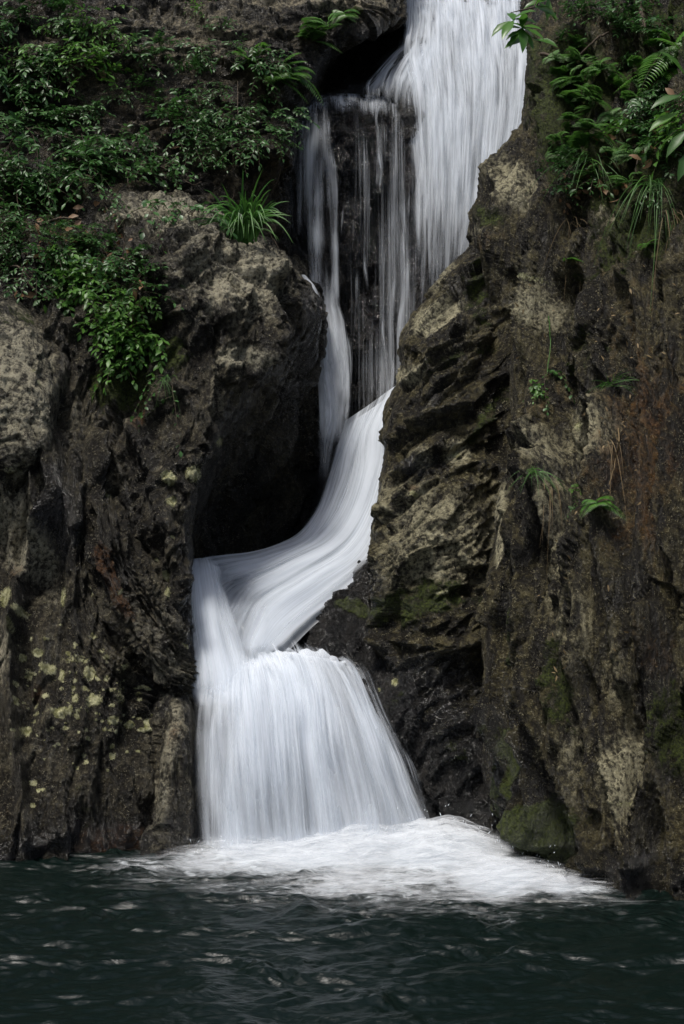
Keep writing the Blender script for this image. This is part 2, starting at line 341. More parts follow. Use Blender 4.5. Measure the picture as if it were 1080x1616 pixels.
# pale ledge rock in the middle left, turning back into the dark hollow
rock('ledge_rock', [
 [(60, 330, 13.6), (140, 310, 13.6), (220, 305, 13.7), (300, 318, 13.7), (360, 345, 13.8), (400, 372, 13.9), (440, 395, 14.1), (470, 410, 14.5), (500, 420, 15)],
 [(40, 400, 12.2), (130, 345, 12.6), (210, 322, 12.7), (290, 335, 12.6), (350, 362, 12.6), (400, 385, 12.8), (445, 415, 13.1), (470, 432, 13.7), (500, 440, 14.6)],
 [(30, 470, 11.9), (130, 400, 12.2), (210, 370, 12.2), (290, 375, 12.1), (360, 395, 12.15), (420, 415, 12.3), (468, 442, 12.6), (487, 458, 13.3), (510, 460, 14.4)],
 [(40, 540, 11.7), (140, 480, 11.9), (220, 455, 11.9), (300, 455, 11.8), (370, 460, 11.85), (430, 470, 12.0), (482, 485, 12.4), (500, 500, 13.2), (515, 500, 14.4)],
 [(60, 620, 11.6), (150, 570, 11.8), (230, 545, 11.8), (310, 540, 11.7), (375, 540, 11.75), (425, 545, 11.95), (455, 560, 12.6), (495, 580, 13.5), (525, 580, 14.4)],
 [(80, 700, 11.5), (160, 650, 11.7), (230, 630, 11.65), (290, 625, 11.6), (335, 620, 11.65), (372, 620, 11.9), (400, 640, 12.7), (470, 660, 13.6), (530, 660, 14.4)],
 [(100, 780, 11.4), (170, 740, 11.5), (230, 725, 11.45), (280, 715, 11.4), (312, 712, 11.5), (332, 712, 11.8), (350, 740, 12.8), (440, 760, 13.6), (530, 750, 14.3)],
 [(110, 880, 11.3), (170, 850, 11.35), (225, 835, 11.3), (270, 820, 11.25), (292, 812, 11.35), (303, 812, 11.7), (315, 830, 12.7), (410, 850, 13.5), (520, 840, 14.1)],
 [(120, 980, 11.2), (175, 960, 11.2), (225, 945, 11.15), (265, 920, 11.1), (288, 905, 11.2), (297, 903, 11.5), (300, 915, 12.4), (390, 930, 13.2), (500, 930, 13.8)],
 [(140, 1100, 11.1), (185, 1080, 11.1), (230, 1060, 11.05), (270, 1040, 11.05), (292, 1030, 11.2), (300, 1030, 11.5), (302, 1040, 12.2), (380, 1040, 12.9), (480, 1040, 13.4)],
], M_left, 'large pale ledge rock at middle left, its right side curving into a dark hollow', 'rock', flow=(.35, 0, 1), aniso=.5, facet=1.3,
 big=.10, mid=.13, plate=.05, crack=.035, small=.016,
 grooves=[([(170, 600), (215, 690), (255, 800), (280, 920)], 9, .06), ([(330, 345), (420, 372)], 6, .05), ([(240, 330), (350, 350)], 5, .05),
          ([(285, 610), (330, 680), (345, 720)], 10, .06), ([(360, 460), (372, 560), (330, 640)], 12, .05), ([(430, 440), (440, 520), (400, 590)], 10, .07)],
 bulges=[(405, 560, 30, 16, .06), (450, 470, 30, 30, .08), (300, 470, 40, 60, .05)],
 pale=[(300, 345, 110, 25, .75), (380, 440, 80, 60, .62), (330, 430, 60, 70, .45), (380, 562, 40, 16, .7), (340, 640, 18, 60, .35), (215, 640, 10, 40, .5), (230, 750, 40, 70, .15)],  # light dry stone, with daylight on the top and shoulder painted in
 wet=[(380, 760, 60, 140, .6), (470, 640, 60, 160, .6), (330, 800, 26, 110, .8), (500, 520, 20, 80, 1.), (290, 990, 14, 120, .7), (470, 850, 100, 90, .6)],  # wet rock, with the shade of the enclosed hollow darkened into it
 moss=[(190, 610, 50, 45, .75), (230, 500, 40, 60, .5), (275, 560, 22, 30, .7), (300, 700, 12, 40, .25), (170, 420, 60, 50, .35)],
 lichen=[(269, 756, 10, 11, 1), (169, 789, 10, 9, .9), (272, 792, 8, 9, .9), (302, 748, 11, 14, .85), (205, 911, 5, 5, 1), (258, 906, 10, 9, .8), (232, 941, 9, 8, .85),
         (150, 935, 8, 14, .85), (191, 934, 6, 6, .9), (264, 935, 6, 10, .8), (173, 860, 5, 12, .6), (202, 826, 4, 5, .7), (273, 850, 4, 4, .9), (275, 1025, 10, 11, 1), (262, 1000, 9, 11, .8), (258, 982, 5, 5, .9), (230, 890, 5, 4, .7), (342, 695, 6, 10, .7), (240, 880, 3, 3, .9), (183, 915, 4, 4, .9)],
 rust=[(222, 640, 12, 40, .8), (285, 820, 8, 60, .35), (255, 1010, 20, 25, .4), (230, 700, 30, 50, .2)], seed=3)

# lower left fluted wall down to the pool
def sweep(px, py):
    # long lines that run down from (150, 850) and curve round to the right towards (300, 1080)
    r = np.hypot((px-345)*1.0, (py-860)*.95); a = np.arctan2(py-860, px-345); return r/11., a*1.2
rock('water_worn_rock', [
 [(-900, 640, 8.6), (-260, 700, 11.0), (-60, 700, 11.3), (40, 690, 11.4), (100, 600, 11.7), (150, 560, 12.0), (190, 620, 12.1), (230, 680, 12.3), (270, 740, 12.6)],
 [(-900, 780, 8.5), (-260, 790, 10.9), (-60, 790, 11.15), (40, 790, 11.2), (100, 740, 11.25), (148, 720, 11.35), (185, 760, 11.7), (230, 800, 12.0), (270, 830, 12.4)],
 [(-900, 900, 8.4), (-260, 890, 10.8), (-60, 890, 11.0), (40, 880, 11.1), (95, 860, 11.05), (140, 850, 11.15), (180, 880, 11.35), (220, 920, 11.5), (262, 940, 12.2)],
 [(-900, 1000, 8.3), (-260, 980, 10.6), (-60, 980, 10.85), (40, 970, 10.95), (95, 955, 10.95), (145, 945, 11.0), (195, 970, 11.1), (245, 1005, 11.2), (285, 1040, 11.9)],
 [(-900, 1100, 8.2), (-260, 1070, 10.5), (-60, 1070, 10.7), (40, 1060, 10.8), (100, 1050, 10.8), (155, 1040, 10.85), (210, 1050, 10.92), (265, 1070, 11.05), (302, 1090, 11.4)],
 [(-900, 1200, 8.1), (-260, 1160, 10.4), (-60, 1150, 10.6), (40, 1145, 10.65), (100, 1140, 10.65), (155, 1135, 10.7), (205, 1130, 10.8), (250, 1125, 11.0), (290, 1120, 11.5)],
 [(-900, 1330, 8.0), (-260, 1260, 10.3), (-60, 1250, 10.4), (40, 1250, 10.5), (100, 1245, 10.5), (155, 1240, 10.55), (205, 1235, 10.65), (240, 1230, 10.9), (270, 1230, 11.5)],
 [(-900, 1480, 7.9), (-260, 1360, 10.15), (-60, 1350, 10.3), (40, 1350, 10.33), (100, 1345, 10.35), (155, 1343, 10.4), (205, 1340, 10.5), (240, 1335, 10.8), (270, 1335, 11.4)],
 [(-900, 1600, 7.8), (-260, 1450, 10.0), (-60, 1440, 10.1), (40, 1440, 10.1), (100, 1440, 10.1), (155, 1440, 10.2), (205, 1430, 10.3), (240, 1430, 10.6), (270, 1430, 11.2)],
], M_left, 'dark lichen-spotted rock with polished curving strata, rising from the pool at left', 'rock', flow=(.1, 0, 1), aniso=.28, folds=(62, .09, .1, 45), facet=.5, coh=.6, big=.09, mid=.12, plate=.09, plate_f=2.0, crack=.02, small=.010,
 line=([(240, 1025, 85, 80, 1.), (180, 930, 45, 80, 1.), (150, 830, 30, 80, .7)], sweep, .12),
 grooves=[([(88, 690), (100, 780), (60, 850), (30, 920), (20, 990)], 12, .12), ([(150, 700), (150, 800), (175, 880)], 9, .12), ([(120, 720), (118, 830)], 8, .08), ([(15, 980), (10, 1100), (35, 1230), (50, 1340)], 9, .09),
          ([(200, 900), (230, 980), (300, 1050)], 7, .05), ([(250, 1130), (236, 1340)], 6, .05)],
 bulges=[(25, 860, 45, 60, .16, -35), (110, 640, 34, 80, .08), (75, 920, 25, 45, .06, 20)],
 pale=[(30, 840, 40, 70, .75, -30), (8, 1030, 12, 50, .5), (75, 920, 18, 40, .35), (75, 1170, 40, 90, .22), (110, 660, 30, 60, .2)],
 wet=[(130, 1250, 110, 90, .35), (240, 1000, 70, 80, .3), (120, 780, 30, 90, .4), (100, 820, 25, 80, .7), (160, 760, 14, 80, .8)],
 lichen=[(62, 1032, 11, 7, 1), (37, 1040, 7, 7, 1), (78, 1056, 12, 10, 1), (142, 1062, 11, 13, 1), (98, 1066, 6, 12, .8), (116, 1086, 4, 4, 1), (135, 1088, 6, 5, 1), (74, 1100, 7, 5, 1), (148, 1106, 13, 10, .95),
         (119, 1103, 6, 9, .8), (100, 1124, 20, 8, .85), (92, 1130, 6, 5, 1), (60, 1128, 8, 4, .8), (27, 1083, 5, 5, 1), (29, 1114, 4, 4, 1), (42, 1153, 9, 9, 1), (93, 1175, 4, 4, .9), (178, 1138, 9, 7, 1), (208, 1142, 7, 7, 1),
         (233, 1140, 7, 7, 1), (225, 1152, 9, 4, 1), (184, 1155, 5, 4, .8), (179, 1176, 4, 4, 1), (179, 1192, 6, 6, 1), (203, 1186, 3, 3, 1), (217, 1186, 3, 3, 1), (136, 1153, 4, 4, .9), (124, 1157, 3, 3, .9), (168, 1071, 6, 5, .8), (168, 1037, 6, 6, .7),
         (54, 1237, 7, 5, 1), (62, 1248, 4, 4, 1), (70, 1247, 7, 3, .8), (57, 1275, 5, 5, 1), (137, 1202, 4, 4, .9), (172, 1213, 3, 3, .9), (10, 945, 12, 18, .85), (34, 972, 14, 10, .7), (20, 1000, 8, 10, .6), (148, 1003, 8, 4, .6), (225, 1084, 7, 3, .8), (174, 1090, 4, 6, .8), (45, 1065, 8, 10, .6), (120, 1040, 30, 8, .45),
         *[(float(a_), float(b_), float(c_)*1.25, float(c_), float(d_)) for a_, b_, c_, d_ in zip(LR.normal(125, 60, 150), LR.normal(1095, 55, 150), LR.uniform(1.3, 4.2, 150), LR.uniform(.5, 1., 150)) if 18 < a_ < 240],
         (98, 940, 6, 20, .6), (50, 1010, 4, 5, .8), (190, 1100, 10, 16, .5)],
 moss=[(120, 1230, 30, 60, .3), (50, 1320, 60, 40, .35), (130, 1290, 40, 30, .3), (180, 1080, 30, 40, .3), (100, 1000, 60, 40, .28)],
 rust=[(160, 900, 9, 30, 1., -25), (182, 955, 8, 32, 1., -28), (205, 985, 10, 14, .9), (180, 1325, 60, 26, .8), (60, 1100, 14, 20, .6), (90, 1100, 40, 30, .3), (10, 1290, 30, 60, .3), (25, 900, 16, 20, .5)], seed=4)

# smooth curved band between the lichen rock and the lower fall
def band(px, py):
    pth = [(118, 790), (135, 890), (165, 970), (205, 1045), (250, 1100), (300, 1125)]
    return dist_poly(px, py, pth)/5.2, (px+py)/120.
rock('polished_rock', [
 [(128, 790, 11.7), (146, 785, 11.25), (166, 785, 11.2), (186, 785, 11.3), (200, 785, 11.8)],
 [(124, 850, 11.5), (148, 840, 11.0), (172, 835, 10.98), (198, 830, 11.1), (214, 828, 11.7)],
 [(134, 920, 11.4), (160, 905, 10.9), (188, 892, 10.93), (216, 880, 11.05), (236, 872, 11.6)],
 [(154, 985, 11.35), (182, 965, 10.84), (212, 945, 10.93), (242, 925, 11.0), (260, 912, 11.5)],
 [(186, 1040, 11.3), (214, 1015, 10.82), (242, 992, 10.93), (268, 968, 11.0), (286, 950, 11.5)],
 [(226, 1085, 11.25), (250, 1060, 10.85), (272, 1036, 10.95), (290, 1008, 11.05), (302, 985, 11.5)],
 [(268, 1118, 11.3), (284, 1098, 10.95), (298, 1078, 11.05), (308, 1056, 11.2), (314, 1035, 11.6)],
 [(300, 1135, 11.6), (310, 1118, 11.4), (318, 1100, 11.45), (324, 1080, 11.6), (328, 1065, 11.9)],
], M_left, 'smooth curved grey rock band sweeping down to the left side of the lower fall', 'rock', flow=(.5, 0, -1), aniso=.3, facet=.12, big=.02, mid=.035, plate=.015, crack=.008, small=.006, step=.008,
 line=([(215, 950, 400, 400, 1.)], band, .10), wet0=.35, pale=[(235, 1000, 60, 70, .3), (270, 1060, 30, 30, .4)], rust=[(172, 900, 10, 40, 1., -18), (195, 955, 10, 26, 1., -30)], lichen=[(191, 934, 5, 5, .8), (150, 935, 6, 12, .7)], seed=12)

# far left pale boulder
rock('boulder', [
 [(-420, 520, 12.2), (-240, 470, 12.1), (-100, 450, 12.1), (0, 452, 12.1), (60, 490, 12.2), (105, 540, 12.3), (130, 600, 12.5)],
 [(-420, 560, 11.5), (-240, 500, 11.5), (-100, 478, 11.5), (0, 480, 11.5), (60, 520, 11.6), (110, 565, 11.75), (135, 620, 12.3)],
 [(-420, 640, 11.0), (-240, 580, 11.1), (-100, 560, 11.15), (0, 560, 11.15), (55, 580, 11.2), (95, 610, 11.4), (118, 640, 12.2)],
 [(-420, 740, 10.8), (-240, 680, 10.9), (-100, 660, 11.0), (0, 650, 11.0), (50, 655, 11.05), (82, 665, 11.25), (100, 680, 12.1)],
 [(-420, 860, 10.8), (-240, 780, 10.9), (-100, 770, 11.0), (-10, 750, 11.0), (45, 725, 11.05), (80, 715, 11.25), (95, 720, 12.1)],
 [(-420, 920, 11.3), (-240, 850, 11.3), (-100, 840, 11.3), (-20, 830, 11.3), (35, 785, 11.4), (75, 750, 11.6), (90, 745, 12.1)],
 [(-420, 930, 12.3), (-240, 870, 12.3), (-100, 860, 12.3), (-20, 850, 12.3), (35, 800, 12.3), (75, 765, 12.3), (90, 755, 12.4)],
], M_left, 'rounded pale grey boulder with mossy stains at the far left edge', 'boulder', flow=(.15, 0, 1), aniso=.6, facet=.5, big=.06, mid=.05, plate=.02, crack=.012, small=.012,
 pale=[(30, 620, 60, 120, .6), (0, 520, 90, 50, .45)], moss=[(20, 500, 60, 25, .45), (60, 700, 20, 40, .25), (-20, 600, 30, 60, .2)], lichen=[(62, 604, 6, 5, .8), (55, 585, 10, 8, .45), (20, 745, 20, 10, .4)], seed=5)

# right leaning slab rock
rock('slab_rock', [
 [(800, 330, 14.2), (780, 340, 13.6), (765, 355, 13.1), (775, 360, 12.7), (800, 370, 12.6), (830, 390, 12.5), (880, 420, 12.6), (930, 450, 12.9)],
 [(790, 380, 14.2), (745, 395, 13.4), (738, 400, 12.9), (752, 410, 12.4), (780, 425, 12.2), (820, 440, 12.1), (870, 460, 12.3), (930, 480, 12.7)],
 [(740, 440, 14.2), (695, 447, 13.2), (686, 455, 12.6), (705, 470, 12.15), (745, 485, 11.95), (800, 500, 11.9), (860, 520, 12.2), (930, 540, 12.6)],
 [(700, 520, 14.2), (655, 520, 13.1), (644, 522, 12.5), (662, 530, 12.0), (710, 545, 11.75), (780, 555, 11.75), (850, 575, 12.1), (930, 600, 12.5)],
 [(690, 600, 14.1), (648, 592, 13.0), (636, 594, 12.35), (654, 600, 11.85), (700, 610, 11.6), (770, 620, 11.6), (850, 640, 12.0), (930, 660, 12.5)],
 [(670, 660, 14.0), (628, 650, 12.9), (614, 652, 12.3), (632, 660, 11.75), (680, 670, 11.5), (760, 680, 11.5), (850, 700, 11.9), (930, 720, 12.4)],
 [(660, 750, 14.0), (620, 742, 12.8), (608, 744, 12.2), (622, 745, 11.65), (672, 750, 11.4), (750, 755, 11.4), (850, 775, 11.8), (930, 790, 12.3)],
 [(645, 850, 13.8), (600, 846, 12.6), (587, 846, 12.0), (602, 846, 11.5), (655, 850, 11.25), (740, 850, 11.3), (840, 865, 11.7), (930, 880, 12.2)],
 [(650, 960, 13.6), (603, 946, 12.5), (591, 946, 11.9), (606, 946, 11.4), (655, 945, 11.15), (735, 950, 11.2), (840, 960, 11.6), (930, 975, 12.1)],
 [(655, 1060, 13.4), (612, 1050, 12.4), (600, 1050, 11.7), (615, 1045, 11.35), (660, 1040, 11.12), (735, 1035, 11.2), (840, 1050, 11.5), (930, 1060, 12.0)],
 [(680, 1150, 13.2), (645, 1145, 12.2), (630, 1145, 11.65), (650, 1145, 11.3), (690, 1145, 11.05), (750, 1140, 11.05), (840, 1150, 11.3), (930, 1160, 11.9)],
 [(720, 1250, 12.8), (690, 1250, 12.0), (668, 1250, 11.55), (688, 1250, 11.2), (720, 1250, 10.98), (770, 1250, 10.9), (840, 1255, 11.1), (930, 1260, 11.7)],
 [(770, 1350, 12.5), (730, 1350, 11.8), (700, 1345, 11.4), (720, 1348, 11.05), (750, 1350, 10.8), (790, 1355, 10.6), (850, 1355, 10.8), (930, 1360, 11.4)],
 [(780, 1450, 12.2), (740, 1450, 11.6), (720, 1445, 11.2), (735, 1448, 10.9), (760, 1450, 10.6), (800, 1455, 10.4), (860, 1455, 10.6), (930, 1460, 11.2)],
], M_slab, 'big leaning rock with diagonal layers in the centre, between the chute and the right cliff', 'rock', flow=(.85, 0, .62), aniso=.38, facet=1.0, moss0=.06, big=.08, mid=.09, plate=.10, plate_f=2.7, crack=.03, small=.016,
 grooves=[([(640, 600), (700, 560), (770, 530)], 8, .08), ([(800, 480), (805, 620), (795, 800), (790, 980)], 10, .15), ([(615, 690), (680, 650), (740, 640)], 8, .08), ([(600, 1010), (690, 1015), (790, 1000)], 8, .05), ([(600, 860), (605, 1000)], 8, .05)],
 bulges=[(690, 500, 45, 12, .06, -30), (655, 590, 30, 10, .05, -30)],
 pale=[(690, 495, 42, 12, .85, -32), (650, 590, 24, 12, .7, -30), (700, 440, 26, 14, .5, -40), (700, 860, 90, 75, .55), (640, 790, 60, 40, .45), (725, 710, 24, 20, .7), (660, 720, 25, 20, .4), (620, 900, 30, 60, .35), (760, 800, 30, 60, .3)],  # the tilted upper bands are daylight painted into the stone colour
 wet=[(655, 735, 26, 26, .7), (760, 620, 50, 60, .35), (700, 640, 80, 30, .45), (770, 900, 26, 120, .5), (700, 960, 120, 30, .4), (605, 950, 14, 80, .6), (720, 540, 50, 20, .3), (690, 1120, 110, 90, .8), (740, 1270, 110, 80, .95)],
 moss=[(760, 450, 50, 18, .5, -40), (770, 660, 12, 40, .55, 30), (740, 560, 60, 12, .4, -20), (690, 940, 60, 30, .6), (640, 960, 40, 30, .55), (760, 500, 20, 20, .4)],
 lichen=[(652, 778, 8, 6, .6), (723, 712, 8, 7, .7), (700, 935, 18, 5, .5)], rust=[(650, 770, 12, 8, .6), (760, 430, 40, 20, .25), (740, 950, 26, 12, .35)], seed=6)

# right cliff
rock('rock_cliff', [
 [(905, -170, 16.5), (880, -170, 14.6), (870, -170, 13.6), (900, -170, 13.1), (950, -170, 12.8), (1010, -170, 12.5), (1080, -170, 12.1), (1180, -170, 11.4), (1350, -170, 10.2), (1800, -170, 8.2)],
 [(900, 0, 16.0), (868, 0, 14.2), (856, 0, 13.2), (880, 0, 12.6), (930, 0, 12.3), (1000, 0, 12.0), (1080, 0, 11.6), (1180, 0, 11.0), (1350, 0, 9.8), (1800, 0, 7.9)],
 [(890, 95, 15.8), (858, 92, 14.0), (845, 92, 13.0), (868, 90, 12.4), (925, 90, 12.0), (1000, 90, 11.7), (1080, 90, 11.3), (1180, 90, 10.7), (1350, 90, 9.6), (1800, 90, 7.7)],
 [(880, 200, 15.6), (846, 190, 13.8), (830, 190, 12.8), (856, 190, 12.2), (915, 190, 11.8), (1000, 190, 11.45), (1080, 190, 11.05), (1180, 190, 10.5), (1350, 190, 9.4), (1800, 190, 7.6)],
 [(850, 270, 15.6), (795, 262, 13.7), (780, 264, 12.7), (812, 265, 12.05), (885, 270, 11.6), (990, 280, 11.2), (1080, 285, 10.8), (1180, 285, 10.3), (1350, 285, 9.3), (1800, 285, 7.5)],
 [(840, 350, 15.4), (772, 342, 13.6), (756, 344, 12.6), (788, 350, 11.95), (865, 365, 11.4), (975, 375, 11.0), (1080, 380, 10.6), (1180, 380, 10.1), (1350, 380, 9.1), (1800, 380, 7.4)],
 [(850, 430, 14.6), (784, 415, 13.3), (764, 410, 12.4), (800, 440, 11.8), (870, 460, 11.25), (975, 470, 10.8), (1080, 475, 10.4), (1180, 475, 9.9), (1350, 475, 9.0), (1800, 475, 7.3)],
 [(870, 560, 14.0), (815, 545, 12.9), (800, 545, 12.0), (822, 555, 11.5), (880, 570, 11.05), (975, 590, 10.6), (1080, 600, 10.2), (1180, 600, 9.7), (1350, 600, 8.8), (1800, 600, 7.2)],
 [(870, 680, 13.6), (822, 665, 12.6), (808, 665, 11.7), (826, 675, 11.2), (880, 690, 10.8), (975, 700, 10.4), (1080, 715, 10.0), (1180, 715, 9.5), (1350, 715, 8.7), (1800, 715, 7.1)],
 [(860, 800, 13.4), (806, 790, 12.4), (792, 790, 11.4), (812, 795, 10.95), (870, 810, 10.6), (975, 820, 10.2), (1080, 835, 9.85), (1180, 835, 9.4), (1350, 835, 8.6), (1800, 835, 7.0)],
 [(855, 920, 13.2), (800, 910, 12.2), (784, 910, 11.2), (806, 915, 10.75), (866, 930, 10.4), (975, 940, 10.0), (1080, 950, 9.7), (1180, 950, 9.2), (1350, 950, 8.5), (1800, 950, 6.9)],
 [(850, 1050, 13.0), (800, 1040, 12.0), (783, 1040, 11.05), (808, 1045, 10.6), (870, 1055, 10.2), (975, 1065, 9.85), (1080, 1070, 9.55), (1180, 1070, 9.1), (1350, 1070, 8.4), (1800, 1070, 6.8)],
 [(850, 1160, 12.6), (785, 1150, 11.8), (764, 1150, 10.95), (798, 1155, 10.45), (868, 1170, 10.05), (975, 1180, 9.7), (1080, 1190, 9.4), (1180, 1190, 9.0), (1350, 1190, 8.3), (1800, 1190, 6.8)],
 [(860, 1260, 12.2), (800, 1255, 11.5), (780, 1255, 10.8), (812, 1260, 10.3), (876, 1275, 9.95), (975, 1290, 9.6), (1080, 1300, 9.3), (1180, 1300, 8.9), (1350, 1300, 8.2), (1800, 1300, 6.7)],
 [(900, 1360, 11.6), (845, 1355, 10.9), (828, 1352, 10.4), (850, 1362, 10.1), (900, 1385, 9.8), (975, 1398, 9.5), (1080, 1408, 9.3), (1180, 1410, 8.8), (1350, 1430, 8.1), (1800, 1500, 6.6)],
 [(900, 1450, 11.0), (865, 1450, 10.5), (850, 1450, 10.1), (870, 1460, 9.8), (910, 1470, 9.5), (975, 1480, 9.2), (1080, 1500, 9.0), (1180, 1520, 8.5), (1350, 1540, 7.9), (1800, 1640, 6.5)],
], M_cliff, 'tall brown cliff with vertical flutes filling the right side, ferns growing at its top', 'cliff', flow=(.12, 0, 1), aniso=.20, folds=(78, .26, .16, 60), moss0=.15, facet=.9, coh=.6, big=.20, mid=.17, plate=.24, plate_f=2.3, crack=.03, small=.018, step=.0115, wet0=.12,
 grooves=[([(850, 420), (855, 560), (870, 660), (885, 800), (900, 950)], 12, .09), ([(960, 640), (960, 780), (975, 940), (985, 1080)], 14, .12), ([(840, 700), (830, 830), (840, 1000), (850, 1160), (870, 1330)], 12, .12),
          ([(925, 820), (935, 960), (925, 1100), (950, 1270)], 10, .10), ([(1035, 980), (1040, 1200), (1010, 1360)], 14, .14), ([(790, 490), (840, 470)], 8, .06), ([(890, 1090), (915, 1250), (960, 1370)], 10, .10), ([(800, 1130), (830, 1240), (870, 1350)], 9, .08), ([(760, 330), (800, 420)], 10, .05)],
 bulges=[(930, 700, 45, 60, .14), (880, 480, 40, 60, .09), (800, 300, 26, 45, .05), (830, 860, 18, 120, .08), (990, 1240, 30, 90, .12), (900, 900, 28, 70, .08), (1060, 1180, 40, 110, .20)],
 pale=[(812, 290, 22, 34, .8), (770, 365, 16, 12, .5), (940, 690, 34, 50, .75), (855, 490, 16, 36, .5), (815, 480, 10, 60, .45), (900, 860, 26, 120, .4), (797, 830, 7, 90, .65), (880, 720, 30, 40, .45), (990, 1230, 30, 70, .65), (925, 990, 30, 80, .32), (980, 1060, 26, 60, .35), (960, 330, 30, 20, .55), (895, 380, 120, 50, .12), (920, 1200, 20, 100, .35), (1060, 1120, 20, 80, .3)],  # left flute edge and middle bulge have daylight painted into their colour
 wet=[(815, 1200, 50, 150, .55), (880, 1300, 70, 90, .5), (960, 1380, 120, 34, .8), (980, 900, 20, 140, .35), (1060, 1300, 50, 110, .3), (1040, 830, 60, 160, .2), (930, 1050, 26, 140, .2)],
 moss=[(900, 130, 60, 90, .55), (1000, 260, 90, 90, .55), (1020, 370, 90, 50, .5), (780, 340, 18, 26, .45), (960, 420, 60, 30, .35), (870, 220, 30, 60, .5), (1065, 1150, 30, 70, .5), (870, 1310, 50, 40, .75), (905, 1080, 20, 60, .5), (820, 1190, 10, 60, .6), (790, 1240, 8, 60, .5), (1040, 80, 80, 80, .5), (915, 540, 60, 50, .22), (830, 1000, 18, 90, .3)],
 rust=[(1030, 720, 80, 190, .62), (1000, 520, 90, 90, .38), (1040, 1040, 40, 50, .5), (960, 420, 90, 80, .3), (880, 560, 30, 40, .3), (870, 640, 30, 60, .35), (900, 330, 60, 40, .3), (790, 380, 30, 20, .4)],
 lichen=[(912, 672, 8, 8, .9), (745+110, 445, 12, 8, .5), (995, 1268, 14, 8, .5), (948, 325, 8, 8, .4)], seed=7)

# dark rock that the lower fall pours over and that runs behind it to the right
rock('wet_rock', [
 [(240, 1030, 13.6), (300, 1000, 13.6), (380, 985, 13.6), (460, 960, 13.6), (520, 900, 13.4), (570, 860, 13.2), (640, 850, 13.2), (740, 880, 13.2), (860, 900, 13.2)],
 [(240, 1065, 12.1), (300, 1055, 12.2), (380, 1030, 12.3), (450, 1000, 12.3), (515, 935, 12.3), (570, 892, 12.3), (640, 870, 12.3), (740, 900, 12.4), (860, 920, 12.4)],
 [(240, 1100, 11.5), (300, 1100, 11.6), (380, 1092, 11.7), (450, 1062, 11.75), (515, 1008, 11.8), (580, 950, 11.9), (640, 960, 12.0), (740, 1000, 12.0), (860, 1000, 12.0)],
 [(240, 1120, 11.2), (300, 1125, 11.2), (380, 1120, 11.3), (450, 1108, 11.3), (520, 1088, 11.3), (590, 1072, 11.35), (660, 1050, 11.35), (740, 1050, 11.4), (860, 1050, 11.6)],
 [(240, 1200, 11.1), (300, 1190, 11.1), (380, 1180, 11.15), (450, 1170, 11.2), (520, 1150, 11.25), (590, 1140, 11.25), (670, 1140, 11.15), (750, 1150, 11.1), (860, 1150, 11.3)],
 [(240, 1280, 11.05), (300, 1280, 11.05), (380, 1280, 11.05), (450, 1270, 11.15), (520, 1260, 11.2), (600, 1240, 11.2), (680, 1235, 11.1), (760, 1240, 11.0), (860, 1240, 11.2)],
 [(240, 1360, 10.95), (300, 1360, 10.95), (380, 1360, 10.95), (450, 1350, 11.0), (520, 1340, 11.1), (600, 1325, 11.1), (690, 1315, 11.0), (780, 1330, 10.7), (880, 1340, 10.9)],
 [(240, 1450, 10.8), (300, 1450, 10.8), (380, 1450, 10.8), (450, 1450, 10.8), (520, 1440, 10.8), (600, 1430, 10.8), (690, 1420, 10.7), (780, 1430, 10.4), (880, 1440, 10.5)],
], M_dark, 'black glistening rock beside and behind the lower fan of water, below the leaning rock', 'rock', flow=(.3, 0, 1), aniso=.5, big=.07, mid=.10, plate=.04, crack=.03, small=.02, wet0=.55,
 pale=[(740, 1030, 40, 14, .5), (720, 1060, 40, 30, .5), (640, 1080, 40, 20, .3)], moss=[(570, 965, 30, 10, .8), (620, 1100, 30, 30, .35), (720, 1180, 30, 60, .35), (665, 1200, 30, 40, .2)], lichen=[(630, 1086, 6, 6, .8), (604, 1096, 4, 3, .8)], seed=8)
# ribbed stone at the left foot of the lower fall
rock('ribbed_stone', [
 [(236, 1100, 11.2), (252, 1095, 11.0), (275, 1090, 11.0), (300, 1092, 11.2), (315, 1095, 11.6)],
 [(236, 1130, 11.0), (250, 1125, 10.8), (275, 1118, 10.72), (303, 1120, 10.9), (318, 1125, 11.5)],
 [(232, 1200, 10.95), (246, 1195, 10.68), (272, 1190, 10.55), (304, 1190, 10.75), (320, 1195, 11.5)],
 [(232, 1280, 10.9), (246, 1278, 10.6), (270, 1275, 10.5), (304, 1275, 10.7), (320, 1280, 11.4)],
 [(230, 1350, 10.8), (244, 1348, 10.5), (270, 1348, 10.4), (306, 1348, 10.6), (322, 1352, 11.3)],
 [(230, 1430, 10.6), (244, 1430, 10.2), (270, 1430, 10.1), (306, 1430, 10.3), (322, 1430, 11.0)],
], M_left, 'small upright ribbed stone at the pool edge, touching the left side of the lower fall', 'rock', flow=(.05, 0, 1), aniso=.25, big=.03, mid=.06, plate=.04, plate_f=7, crack=.015, small=.012, step=.009,
 pale=[(270, 1150, 20, 60, .6), (255, 1260, 12, 80, .55)], wet=[(280, 1300, 40, 60, .5)], rust=[(275, 1160, 20, 40, .5)], seed=9)

